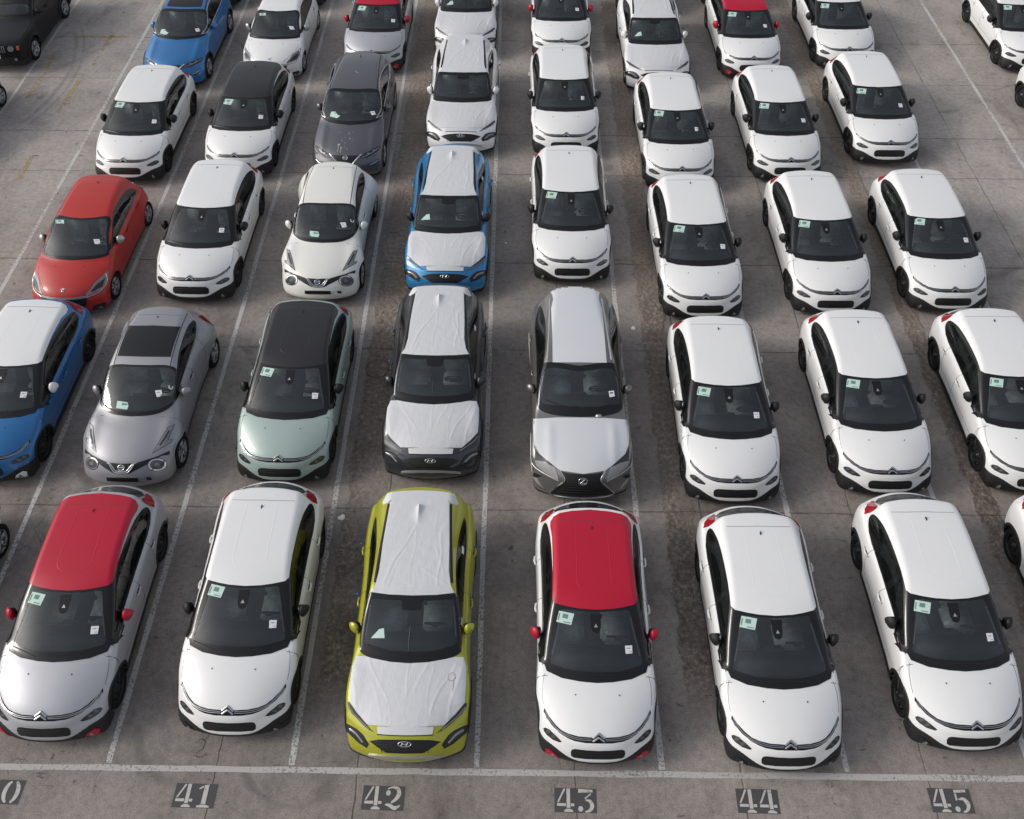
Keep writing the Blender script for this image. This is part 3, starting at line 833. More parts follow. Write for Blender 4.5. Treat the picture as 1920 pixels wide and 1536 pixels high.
    # --- shell
    def shell(s, mat, name='body'):
        P, F = s.P, s.F
        C = P[F].mean(1)
        keep = np.ones(len(F), bool)
        N = normals_of(C, s.full)
        for kind, z0, poly, half in s.holes:
            if kind == 'V':
                t = (z0 - s.V[2]) / (C[:, 2] - s.V[2])
                a = s.V[0] + (C[:, 0]-s.V[0])*t; b = s.V[1] + (C[:, 1]-s.V[1])*t
                m = inpoly(np.abs(a), b, poly) & (N[:, 2] > 0.2) & (C[:, 2] > 0.8)
            else:
                m = inpoly(C[:, 1], C[:, 2], poly) & (np.abs(N[:, 0]) > 0.5)
            keep &= ~m
        F = F[keep]
        used = np.unique(F); mp = -np.ones(len(P), int); mp[used] = np.arange(len(used))
        Nn = normals_of(P[used], lambda x, y, z: s.b.field(x, y, z))
        return mesh_obj(name, P[used], mp[F], mat, s.root, Nn)
    def cladding(s, region, off, mat, name, arch_in=0.02):
        b = s.b
        def fn(x, y, z):
            base = b.field(x, y, z, False) - off
            d = np.maximum(base, region(np.abs(x), y, z))
            for yc in s.spec['axles']:
                r = np.sqrt((y-yc)**2 + (z-s.spec['wz'])**2)
                d = np.maximum(d, -np.maximum(r - (s.spec['arch'] - arch_in), 0.60 - np.abs(x)))
            return d
        P, F = surface_nets(fn, (-1.125, -0.3, 0.03), (1.125, b.L + 0.3, 0.56), 0.02)
        P = refine(P, fn)
        return mesh_obj(name, P, F, mat, s.root, normals_of(P, fn))
    def arches(s, trim, width, liner, off=.006):
        R = s.spec['arch']; wz = s.spec['wz']
        for yc in s.spec['axles']:
            lo = math.degrees(math.asin((wz - .17) / R))
            angs = [math.radians(-lo + (180 + 2*lo) * k / 44) for k in range(45)]
            g = s.line([(yc + (R + width/2 - .012)*math.cos(a), wz + (R + width/2 - .012)*math.sin(a)) for a in angs], width, 0, 'S', off, .003, both=False, step=.04)
            for q in (g, g.mirror()): q.obj('wheel_arch', trim, s.root, custom=True)
            hits = s.cast([(yc + (R - .006)*math.cos(a), wz + (R - .006)*math.sin(a)) for a in angs], 'S', 0)
            g = Geo(); V = []; F = []
            for a, h in zip(angs, hits):
                x = (h[0] if h is not None else .8) + off - .001
                y, z = yc + (R - .008)*math.cos(a), wz + (R - .008)*math.sin(a)
                V += [(x, y, z), (.62, y, z), (.62, yc + .05*math.cos(a), wz + .05*math.sin(a))]
            for i in range(44):
                for k in range(2): F.append([i*3+k, (i+1)*3+k, (i+1)*3+k+1, i*3+k+1])
            g.add(V, F)
            for q in (g, g.mirror()): q.obj('arch_liner', liner, s.root, custom=False)
    def windscreen(s, tr, fritmat, name='windscreen', round_frame=True, reflection_line=True):
        zf, fr = tr['frame']; zh, ho = tr['hole']
        ho = [tuple(p) for p in smoothopen(ho, 0.04)]
        if round_frame: fr = [tuple(p) for p in smoothopen(fr, 0.04)]
        # the black border: outer outline out and the clear outline back
        s.holes.append(('V', zh, np.array([(p[0], p[1]) for p in grow_half(ho, 0.02)]), True))
        outer = list(fr); inner = list(ho)
        if zh != zf:
            pass
        ring = outer + inner[::-1]
        s.patch(ring, zf, 'V', 0.006, 0.03).obj('windscreen_border', fritmat, s.root)
        gl = s.patch(grow_half(ho, 0.015), zh, 'V', 0.002, 0.05, skirt=0)
        gl.obj(name, M['glass'], s.root)
        e = [p for p in ho if p[0] > ho[0][0] + .25]
        e = [(p[0] - .012, p[1]) for p in e][:: 3]
        if len(e) > 2 and reflection_line:
            lo, hi = min(p[1] for p in e) + .12, max(p[1] for p in e) - .10
            e = [p for p in e if lo < p[1] < hi and p[0] > .5]
            if len(e) > 1:
                g = s.line(e, .022, zh, 'V', -.022, .003, both=False)  # reflection of the pale trim, modelled as a strip behind the glass
                g.obj('pillar_reflection', M['trim_reflection'], s.root); g.mirror().obj('pillar_reflection', M['trim_reflection'], s.root)
    def sidewindows(s, outline, panes, trim):
        outline = [tuple(p) for p in smoothclosed(outline, 4)]
        panes = [[tuple(q) for q in roundcorners(p, .035)] for p in panes]
        g = s.patch([outline] + [list(p) for p in panes], 1.0, 'S', 0.004, 0.02, half=False, skirt=0.015)
        g.obj('window_surround', trim, s.root)
        g.mirror().obj('window_surround', trim, s.root)
        for p in panes:
            s.holes.append(('S', 0, np.array(inset(p, -0.012)), False))
            g = s.patch(inset(p, -0.01), 1.0, 'S', 0.001, 0.05, half=False, skirt=0)
            g.obj('side_window', M['side_glass'], s.root)
            g.mirror().obj('side_window', M['side_glass'], s.root)

def roundcorners(poly, r, n=4):
    out = []
    P = [np.array(p, float) for p in poly]
    for i in range(len(P)):
        a, b, c = P[i-1], P[i], P[(i+1) % len(P)]
        la, lc = np.linalg.norm(a-b), np.linalg.norm(c-b)
        ra = min(r, la*.45); rc = min(r, lc*.45)
        p0 = b + (a-b)/la*ra; p2 = b + (c-b)/lc*rc
        for k in range(n+1):
            t = k/n
            out.append((1-t)**2*p0 + 2*t*(1-t)*b + t*t*p2)
    return out

def grow_half(ho, d):
    """widen a half outline (centre line at x = 0) by d, keeping both ends on the centre line"""
    full = [(p[0], p[1]) for p in ho]
    mir = [(-p[0], p[1]) for p in ho[1:-1]][::-1]
    loop = full + mir
    g = inset(loop, -d)
    out = g[:len(full)]
    return [(0.0, out[0][1])] + [(max(0, p[0]), p[1]) for p in out[1:-1]] + [(0.0, out[-1][1])]

# ------------------------------------------------------------------ parts shared by all the cars
def wheels(s, r, rimmat, kind, x_out):
    sp = s.spec
    first = None
    for yc in sp['axles']:
        for sg in (1, -1):
            if first is None or True:
                g = Geo()
                tw = 0.20
                prof = [(-tw, r*0.68), (-tw, r*0.93), (-tw+0.02, r*0.985), (-tw+0.045, r), (-0.045, r), (-0.02, r*0.985),
                        (-0.004, r*0.93), (0.0, r*0.80), (-0.010, r*0.70), (-0.03, r*0.67)]
                lathe(g, prof, (0, 0, 0), 36, sgn=1)
                # tread grooves
                w = mesh_obj('wheel', g.V, g.F, M['rubber'], s.root, None, (sg*x_out, yc - YC, sp['wz']), shift=False)
                if sg < 0: w.rotation_euler = (0, 0, math.pi)
                g = Geo()
                R = r * 0.68
                lathe(g, [(-0.17, R), (-0.03, R*0.995), (-0.012, R), (-0.008, R*0.97), (-0.03, R*0.93), (-0.075, R*0.90)], (0, 0, 0), 32)
                lathe(g, [(-0.085, R*0.98), (-0.085, 0.02)], (0, 0, 0), 24)
                if kind == 'steel':
                    lathe(g, [(-0.07, R*0.90), (-0.05, R*0.80), (-0.035, R*0.62), (-0.055, R*0.48), (-0.05, R*0.34), (-0.015, R*0.28), (-0.01, 0.001)], (0, 0, 0), 28)
                    for k in range(4):
                        t = 2*math.pi*k/4 + .4
                        boxgeo(g, (-0.045, R*0.40*math.cos(t), R*0.40*math.sin(t)), (0.02, 0.022, 0.022), 0.005)
                rim = g.obj('rim', rimmat, w, custom=False, shift=False)
                if kind == 'steel':
                    g2 = Geo()
                    for k in range(8):
                        t = 2*math.pi*k/8
                        boxgeo(g2, (-0.040, R*0.74*math.cos(t), R*0.74*math.sin(t)), (0.012, 0.030, 0.050), 0.006, 0, t)
                    lathe(g2, [(-0.012, R*0.20), (-0.004, R*0.17), (-0.002, 0.001)], (0, 0, 0), 20)
                    g2.obj('hub_cap', M['satin'] if False else M['gloss_black'], w, custom=False, shift=False)
                else:
                    g2 = Geo()
                    for k in range(5):
                        for dt in (-0.13, 0.13):
                            t = 2*math.pi*k/5 + dt
                            t2 = 2*math.pi*k/5 + dt*1.3
                            a = (-0.035, R*0.16*math.cos(t), R*0.16*math.sin(t)); b = (-0.016, R*0.94*math.cos(t2), R*0.94*math.sin(t2))
                            tube(g2, [a, b], [0.026, 0.017], 6)
                    lathe(g2, [(-0.05, R*0.26), (-0.018, R*0.24), (-0.012, 0.001)], (0, 0, 0), 20)
                    g2.obj('spokes', M['alloy'], w, custom=False, shift=False)

def mirrors(s, x, y, z, capmat, size=(0.080, 0.10, 0.150), stalk_x=0.86, droop=0.0):
    for sg in (1, -1):
        bm = bmesh.new()
        bmesh.ops.create_uvsphere(bm, u_segments=20, v_segments=12, radius=1)
        for v in bm.verts:
            c = v.co
            px = abs(c.x)**0.85 * (1 if c.x > 0 else -1)
            pz = abs(c.z)**0.9 * (1 if c.z > 0 else -1)
            py = c.y
            if py > 0: py *= 0.35
            tap = 1.0 - 0.30 * (px * 0.5 + 0.5)
            v.co = Vector((px*size[0]*(1.0 if pz > 0 else 1.0 + .45*pz), py*size[1] + 0.035*px, pz*size[2]*tap))
        V = [(sg*(v.co.x + x), v.co.y + y, v.co.z + z) for v in bm.verts]
        bm.verts.index_update()
        F = [[v.index for v in f.verts] for f in bm.faces]
        bm.free()
        if sg < 0: F = [f[::-1] for f in F]
        m = mesh_obj('door_mirror', V, F, capmat, s.root)
        g = Geo()
        boxgeo(g, (sg*(x - 0.02), y + 0.022, z - 0.003), (size[0]*1.75, 0.035, size[1]*2.0), 0.014)
        tube(g, [(sg*stalk_x, y - 0.05, z - 0.055), (sg*(stalk_x+0.05), y - 0.03, z - 0.05), (sg*(x-0.02), y + 0.0, z - 0.05)], [0.03, 0.024, 0.028], 8)
        g.obj('mirror_housing', M['plastic'], m, custom=False)

def handles(s, spots, mat, tags=False):
    for (y, z) in spots:
        hit = s.cast([(y, z), (y + 0.19, z + 0.005)], 'S', 0)
        if hit[0] is None or hit[1] is None: continue
        for sg in (1, -1):
            g = Geo()
            a = hit[0]; b = hit[1]
            P = [(sg*(a[0]-0.005), a[1], a[2]), (sg*(a[0]+0.028), a[1]+0.03, a[2]), (sg*((a[0]+b[0])/2+0.036), (a[1]+b[1])/2, (a[2]+b[2])/2), (sg*(b[0]+0.028), b[1]-0.03, b[2]), (sg*(b[0]-0.005), b[1], b[2])]
            tube(g, P, [0.015, 0.017, 0.018, 0.017, 0.015], 8)
            ob = g.obj('door_handle', mat, s.root, custom=False)
            g = Geo()
            boxgeo(g, (sg*((a[0]+b[0])/2 - 0.004), (a[1]+b[1])/2, a[2] - 0.004), (0.02, 0.11, 0.045), 0.008)
            g.obj('handle_recess', M['seam'], ob, custom=False)
            if tags:
                g = Geo()
                boxgeo(g, (sg*(b[0] + 0.06), b[1]+0.03, b[2]+0.03), (0.05, 0.03, 0.05), 0.01, 0.4, 0.5)
                g.obj('tag', M['blue_tag'], ob, custom=False)

def cabin(s, y_dash, z_dash, w, y_front, z_seat, y_rear, z_head, filmseat=False):
    g = Geo()
    boxgeo(g, (0, y_dash + 0.36, z_dash - 0.14), (w*2 - 0.22, 0.40, 0.24), 0.06)
    boxgeo(g, (0, y_dash + 0.58, z_dash - 0.28), (0.34, 0.2, 0.36), 0.04)
    boxgeo(g, (0, y_dash + 0.50, z_dash + 0.0), (0.24, 0.03, 0.12), 0.01, 0, -0.2)
    g.obj('dashboard', M['interior'], s.root, custom=False)
    g = Geo()
    c = Vector((0.37, y_dash + 0.66, z_dash - 0.02))
    pts = []
    for k in range(25):
        t = 2*math.pi*k/24
        pts.append((c.x + 0.175*math.cos(t), c.y - 0.07*math.sin(t)*1.0, c.z + 0.16*math.sin(t)))
    tube(g, pts, 0.015, 6)
    tube(g, [(c.x-0.17, c.y, c.z), (c.x+0.17, c.y, c.z)], 0.018, 6)
    boxgeo(g, (c.x, c.y-0.02, c.z), (0.12, 0.05, 0.10), 0.02)
    g.obj('steering_wheel', M['interior'], s.root, custom=False)
    sm = M['seat_film']
    for sx in (0.37, -0.37):
        g = Geo()
        boxgeo(g, (sx, y_front, z_seat), (0.48, 0.50, 0.16), 0.05)
        boxgeo(g, (sx, y_front + 0.33, z_seat + 0.32), (0.46, 0.14, 0.60), 0.05, 0, -0.25)
        boxgeo(g, (sx, y_front + 0.43, z_seat + 0.69), (0.24, 0.09, 0.16), 0.035)
        g.obj('front_seat', sm, s.root, custom=False)
    g = Geo()
    boxgeo(g, (0, y_rear, z_seat), (1.2, 0.45, 0.16), 0.05)
    boxgeo(g, (0, y_rear + 0.32, z_seat + 0.30), (1.2, 0.14, 0.56), 0.05, 0, -0.25)
    g.obj('rear_seat', M['seat'], s.root, custom=False)
    g = Geo()
    boxgeo(g, (0, (y_dash + y_rear)/2 + 0.2, 0.33), (w*2 - 0.14, y_rear - y_dash + 0.9, 0.06), 0.01)
    g.obj('cabin_floor', M['interior'], s.root, custom=False)

def shark(s, x, y, L=0.14, H=0.075, mat=None, z_add=0.0):
    z = s.cast([(0.0, y)], 'T', 0)[0][2]
    g = Geo()
    V = []; F = []
    n = 8
    for i in range(n + 1):
        t = i / n
        yy = y - L*0.6 + L*t
        hh = H * (t**1.4) * (1 if t < 0.86 else (1-t)/0.14*0.9 + 0.1)
        ww = 0.020 * math.sin(math.pi*min(1, 0.15 + t*0.85))+0.004
        V += [(-ww, yy, z-0.01), (-ww*0.3, yy, z + hh), (ww*0.3, yy, z + hh), (ww, yy, z-0.01)]
    for i in range(n):
        for k in range(3):
            F.append([i*4+k, i*4+k+1, (i+1)*4+k+1, (i+1)*4+k])
    F = [f[::-1] for f in F]
    F.append([0, 1, 2, 3][::-1]); F.append([n*4, n*4+1, n*4+2, n*4+3])
    g.add(V, F)
    g.obj('roof_aerial', mat or M['plastic'], s.root, custom=False)

def stick(s, quad, z0, name, mat, marks=(), off=0.007, inner=None):
    """a paper on the glass"""
    g = s.patch(quad, z0, 'V', off, 0.04, skirt=0.001, half=False)
    o = g.obj(name, mat, s.root)
    for (poly, m) in marks:
        s.patch(poly, z0, 'V', off + 0.002, 0.04, skirt=0, half=False).obj('printed_block', m, o)
    return o

def lerpq(q, a, b):
    p0 = np.array(q[0])*(1-a) + np.array(q[1])*a; p1 = np.array(q[3])*(1-a) + np.array(q[2])*a
    return tuple(p0*(1-b) + p1*b)

def sub(q, a0, b0, a1, b1):
    return [lerpq(q, a0, b0), lerpq(q, a1, b0), lerpq(q, a1, b1), lerpq(q, a0, b1)]

def papers(s, tr, green=True, white=True, zg=None):
    if green and 'green' in tr:
        z, q = tr['green'] if isinstance(tr['green'], tuple) else (1.3, tr['green'])
        marks = []
        if len(q) == 4:
            marks = [(sub(q, .30, .18, .66, .55), M['ink']), (sub(q, .05, .2, .12, .8), M['ink']), (sub(q, .45, .82, .9, .9), M['ink'])]
        else:
            marks = [([tuple(np.array(q[0])*.6+np.array(q[2])*.4), tuple(np.array(q[1])*.8+np.array(q[3])*.2), tuple(np.array(q[1])*.6+np.array(q[3])*.4), tuple(np.array(q[0])*.5+np.array(q[3])*.5)], M['ink'])]
        stick(s, q, z, 'green_paper', M['green'], marks)
    if white and 'white' in tr:
        z, q = tr['white'] if isinstance(tr['white'], tuple) else (1.1, tr['white'])
        stick(s, q, z, 'white_label', M['paper'], [(sub(q, .22, .30, .72, .38), M['darkink']), (sub(q, .55, .76, .90, .81), M['darkink'])])

# ------------------------------------------------------------------ the kinds of car
def spec_hatch():
    return dict(name='parked_car',
        profile=[(.25,.17),(.05,.19),(.0,.26),(-.02,.36),(.0,.46),(.04,.56),(.07,.64),(.12,.71),(.19,.77),(.30,.83),(.50,.90),(.72,.955),(.90,.99),(1.01,1.025),(1.2,1.10),(1.5,1.22),(1.80,1.33),(1.95,1.38),(2.15,1.425),(2.5,1.463),(2.9,1.47),(3.25,1.46),(3.5,1.44),(3.68,1.415),(3.72,1.385),(3.73,1.32),(3.88,1.15),(4.08,.99),(4.16,.92),(4.17,.78),(4.10,.45),(3.9,.25),(3.7,.17)],
        sweep=[(0,.30),(.5,.33),(.9,.31),(1.4,.27),(1.9,.20),(2.5,.0),(3.2,-.02),(3.5,-.10),(3.75,-.16),(4.1,-.30)],
        sweepz=[(0.1,.16),(.3,.20),(.5,.25),(.62,.29),(.8,.33),(1.0,.33)],
        plan=[(0,.97),(.5,.985),(.9,1.0),(1.5,.985),(2.4,.985),(3.3,1.0),(3.7,.97),(4.0,.90)],
        crown=[(0,.02),(.4,.05),(1.0,.03),(1.3,.02),(2.0,.02),(3.0,.02),(3.6,.03),(4,.03)],
        side=[(0,.85),(.3,.895),(.5,.912),(.62,.92),(.8,.912),(.9,.892),(.96,.835)],
        belt=[(0,1.15),(.8,1.1),(1.15,.99),(1.5,.96),(2.8,.975),(3.5,1.04),(4,1.1)],
        roofw=[(0,.70),(1.2,.68),(2.0,.665),(3.2,.665),(3.7,.62),(4,.6)], zr=1.37,
        round=[(0,.10),(.5,.12),(.9,.10),(1.2,.06),(2,.07),(3.3,.08),(3.8,.09)],
        axles=(.80, 3.34), wz=.315, arch=.365,
        flare=[(.80,.5,.42,.30,.012),(3.34,.5,.42,.30,.012)],
        dent=[(.70,.20,.60,.20,.16,.055,.016),(0,-.04,.44,.42,.10,.055,.018)])

def make_hatch():
    s = Car(spec_hatch(), 7.503, .082)
    tr = dict(TR['C3']); r = s.root
    zf, fr = tr['frame']
    tr['frame'] = (zf, fr[:3] + [(.62, 2.11), (.70, 2.12), (.79, 1.72)] + fr[6:])
    # cladding along the bottom
    def region(ax, y, z):
        front = z - (.345 + .125*sstep(.25, .72, ax) * sstep(.95, .6, y))
        side = z - .29
        rear = z - .40
        a = np.where(y < 1.0, front, side)
        a = np.where(y > 3.2, np.where(y > 3.75, rear, side), a)
        d = a
        return d
    s.cladding(region, .010, M['plastic'], 'lower_cladding', arch_in=-.004)
    s.arches(M['plastic'], .060, M['grille'])
    s.windscreen(tr, M['frit'], round_frame=False)
    front = [(1.36,1.005),(1.9,1.0),(2.22,1.0),(2.26,1.32),(2.05,1.30),(1.78,1.21),(1.52,1.09)]
    rear = [(2.34,1.0),(2.9,1.01),(3.25,1.045),(3.42,1.12),(3.44,1.19),(3.32,1.255),(3.0,1.31),(2.36,1.32)]
    outline = [(1.08,.945),(1.3,.955),(2.2,.962),(2.9,.975),(3.3,1.01),(3.5,1.09),(3.54,1.18),(3.46,1.25),(3.2,1.33),(2.6,1.37),(2.05,1.355),(1.8,1.28),(1.5,1.15),(1.22,1.03)]
    s.sidewindows(outline, [front, rear], M['gloss_black'])
    z, p = tr['roof']
    s.patch(p, z, 'V', .010, .03, skirt=.02).obj('roof', M['white'], r)
    z, p = tr['seam']
    sm = s.line(p, .008, z, 'V', .0105, .001)
    g = Geo(); g.add(sm.V, sm.F, sm.N)
    g.obj('roof_seam', M['seam'], r)
    z, p = tr['rib']
    g = s.line(p + [(0.0, p[-1][1] - .03)], .022, z, 'V', .0085, .004)
    g.obj('roof_rib', M['white'], r)
    s.patch([(0,.99),(.50,1.0),(.60,1.06),(.58,1.30),(.50,1.345),(0,1.355)], 0, 'B', .005, .03, skirt=.01, maxe=.3).obj('rear_window', M['gloss_black'], r)
    z, p = tr['tail']
    g = s.patch(p, z, 'V', .012, .02, half=False, maxe=.3)
    g.obj('tail_light', M['tail'], r); g.mirror().obj('tail_light', M['tail'], r)
    z, p = tr['band']
    s.patch(p, z, 'V', .004, .02).obj('nose_band', M['band'], r)
    g = Geo()
    for key, w in (('chrome1', .009), ('chrome2', .010)):
        z, p = tr[key]
        q = s.line(p[2:], w, z, 'V', .006, .004); g.add(q.V, q.F, q.N)
    g.obj('chrome_strip', M['chrome'], r)
    g = Geo()
    for key in ('chev1', 'chev2'):
        z, p = tr[key]
        q = s.line([p[0], p[1]], .026, z, 'V', .012, .012); g.add(q.V, q.F, q.N)
    g.obj('badge', M['chrome'], r)
    z, p = tr['head']
    g = s.patch(p, z, 'V', .004, .015, half=False)
    for gg in (g, g.mirror()):
        h = gg.obj('headlight', M['lamp_dark'], r)
    c = np.mean(p, 0)
    for k, (dx, dy) in enumerate(((.045, .05), (-.03, -.02))):
        ell = [(c[0]+dx+.035*math.cos(t), c[1]+dy+.026*math.sin(t)) for t in [i*math.pi/5 for i in range(10)]]
        gg = s.patch(ell, z, 'V', .007, .02, half=False, skirt=.004)
        for q in (gg, gg.mirror()): q.obj('reflector', M['reflector'], r)
    z, p = tr['grille']
    gr = s.patch(p, z, 'V', .003, .02).obj('grille', M['grille'], r)
    g = Geo()
    for k in range(3):
        t = .25 + .25*k
        yy = p[0][1]*(1-t) + p[-1][1]*t
        q = s.line([(0, yy), (.2, yy + .006), (.385, yy + .022)], .010, z, 'V', .004, .008, step=.05); g.add(q.V, q.F, q.N)
    g.obj('grille_bar', M['plastic'], gr)
    z, p = tr['fog']
    g = s.patch(p, z, 'V', .022, .015, half=False)
    g.obj('fog_surround', M['plastic'], r); g.mirror().obj('fog_surround', M['plastic'], r)
    cc = np.mean(p, 0)
    e = [(cc[0]+.022+.03*math.cos(t), cc[1]+.018+.022*math.sin(t)) for t in [i*math.pi/5 for i in range(10)]]
    g = s.patch(e, z, 'V', .027, .02, half=False, skirt=.006)
    g.obj('fog_light', M['lamp_clear'], r); g.mirror().obj('fog_light', M['lamp_clear'], r)
    # shut lines
    g = Geo()
    for pl in ([(.86,.47),(.93,.62),(1.02,.80),(1.03,.93)], [(1.03,.93),(1.04,.7),(1.08,.4),(1.14,.28)], [(2.28,.96),(2.30,.7),(2.28,.28)], [(2.98,.99),(2.96,.72),(2.88,.5)], [(1.2,.47),(2.0,.44),(2.9,.46)]):
        q = s.line(pl, .007, 0, 'S', .001, .001); g.add(q.V, q.F, q.N)
    q = s.line([(.815,.60),(.83,.75),(.825,.95),(.80,1.07)], .006, .9, 'V', .001, .001); g.add(q.V, q.F, q.N)
    g.obj('panel_gaps', M['seam'], r)
    for q in (tr['nozzle'][0],):
        for sg in (1, -1):
            e = [(sg*q[0] + .011*math.cos(t), q[1] + .012*math.sin(t)) for t in [i*math.pi/4 for i in range(8)]]
            s.patch(e, .95, 'V', .007, .02, half=False, skirt=.01).obj('washer_nozzle', M['plastic'], r)
    wiper(s, tr['wiper'], tr['wiper2'])
    shark(s, 0, 3.27, .12, .05)
    mirrors(s, .945, 1.69, 1.01, M['plastic'], stalk_x=.82)
    handles(s, [(2.10, .80), (2.93, .83)], M['white'])
    e = [(0,1.93),(.085,1.93),(.078,1.70),(.05,1.62),(.0,1.60)]
    s.patch(e, 1.15, 'V', .008, .04, skirt=.004).obj('sensor_housing', M['frit'], r)
    e = [(-.03,1.70),(.03,1.70),(.0,1.76)]
    s.patch(e, 1.15, 'V', .0105, .04, half=False, skirt=0).obj('sensor_triangle', M['satin'], r)
    wheels(s, .315, M['steel_black'], 'steel', .885)
    cabin(s, .98, .99, .80, 1.95, .52, 2.85, 1.3)
    papers(s, tr)
    s.shell(M['white'])
    return s

def wiper(s, a, b):
    for z, p in (a, b):
        g = s.line(p, .016, z, 'V', .012, .014, both=False)
        g.obj('wiper', M['gloss_black'], s.root)

def arch_liner(s, ring=.03, off=.010, sill=.24, front=None, rear=.3, mat='plastic', paintname='white'):
    def region(ax, y, z):
        fz = front(ax) if front else .2
        a = np.where(y < 1.0, z - fz, z - sill)
        a = np.where(y > s.b.L - .5, z - rear, a)
        return a
    s.arches(M['plastic'] if ring > .03 else M[paintname], max(.035, ring + .01), M['grille'], off + .001 if ring > .03 else .003)
    return s.cladding(region, off, M[mat], 'lower_cladding', arch_in=-.004)

def spec_suv():      # small crossover with wrapped bonnet and roof
    return dict(name='parked_car',
        profile=[(.30,.19),(.12,.2),(.05,.3),(.03,.42),(.05,.52),(.10,.62),(.16,.69),(.20,.735),(.27,.775),(.36,.825),(.55,.89),(.85,.96),(1.10,1.0),(1.26,1.035),(1.34,1.07),(1.6,1.18),(1.9,1.31),(2.13,1.40),(2.3,1.445),(2.7,1.495),(3.1,1.515),(3.6,1.50),(3.9,1.48),(4.12,1.455),(4.15,1.42),(4.15,1.32),(4.18,1.15),(4.24,1.0),(4.26,.8),(4.22,.5),(4.1,.3),(3.9,.2)],
        sweep=[(0,.30),(.5,.27),(.9,.22),(1.3,.20),(1.7,.16),(2.2,.10),(2.8,0),(3.5,-.05),(3.9,-.10),(4.2,-.22)],
        sweepz=[(0.1,.14),(.3,.18),(.5,.24),(.62,.27),(.8,.32),(1.0,.32)],
        plan=[(0,.95),(.5,.985),(.9,1.0),(1.5,.97),(2.6,.97),(3.4,1.0),(3.9,.97),(4.2,.9)],
        crown=[(0,.02),(.5,.03),(1.2,.03),(2.2,.025),(3.0,.03),(4,.03)],
        side=[(0,.87),(.3,.92),(.5,.945),(.65,.95),(.8,.94),(.93,.90),(1.0,.83)],
        belt=[(0,1.2),(.9,1.12),(1.3,1.02),(1.7,1.0),(2.8,1.04),(3.6,1.10),(4.2,1.15)],
        roofw=[(0,.74),(1.3,.72),(2.2,.665),(3.0,.63),(3.8,.58),(4.2,.56)], zr=1.43,
        round=[(0,.07),(.5,.08),(1.0,.08),(1.4,.05),(2,.05),(3.3,.06),(4.0,.07)],
        axles=(.87, 3.47), wz=.33, arch=.385,
        flare=[(.87,.5,.45,.30,.02),(3.47,.5,.45,.30,.02)],
        ridge=[(.80,.12,.7,1.2,.02)],
        dent=[(.70,.30,.50,.14,.12,.10,.016)])

def film_waves(x, y, z, creases, amp0=.0008):
    x += .018*math.sin(y*8 + x*3) ; y += .02*math.sin(x*9)
    a = amp0 * (math.sin(x*23 + y*9) * math.sin(y*17 - x*5) + math.sin(x*41 - y*13)*.5)
    for (x1, y1, x2, y2, am, w) in creases:
        dx, dy = x2-x1, y2-y1
        L = dx*dx + dy*dy
        t = ((x-x1)*dx + (y-y1)*dy) / L
        tt = min(1, max(0, t))
        d = math.hypot(x-x1-tt*dx, y-y1-tt*dy)
        w *= .8
        if d < w*3: a += am * .52 * math.exp(-(d/w)**2) * (1 if 0 < t < 1 else .6)
    return a

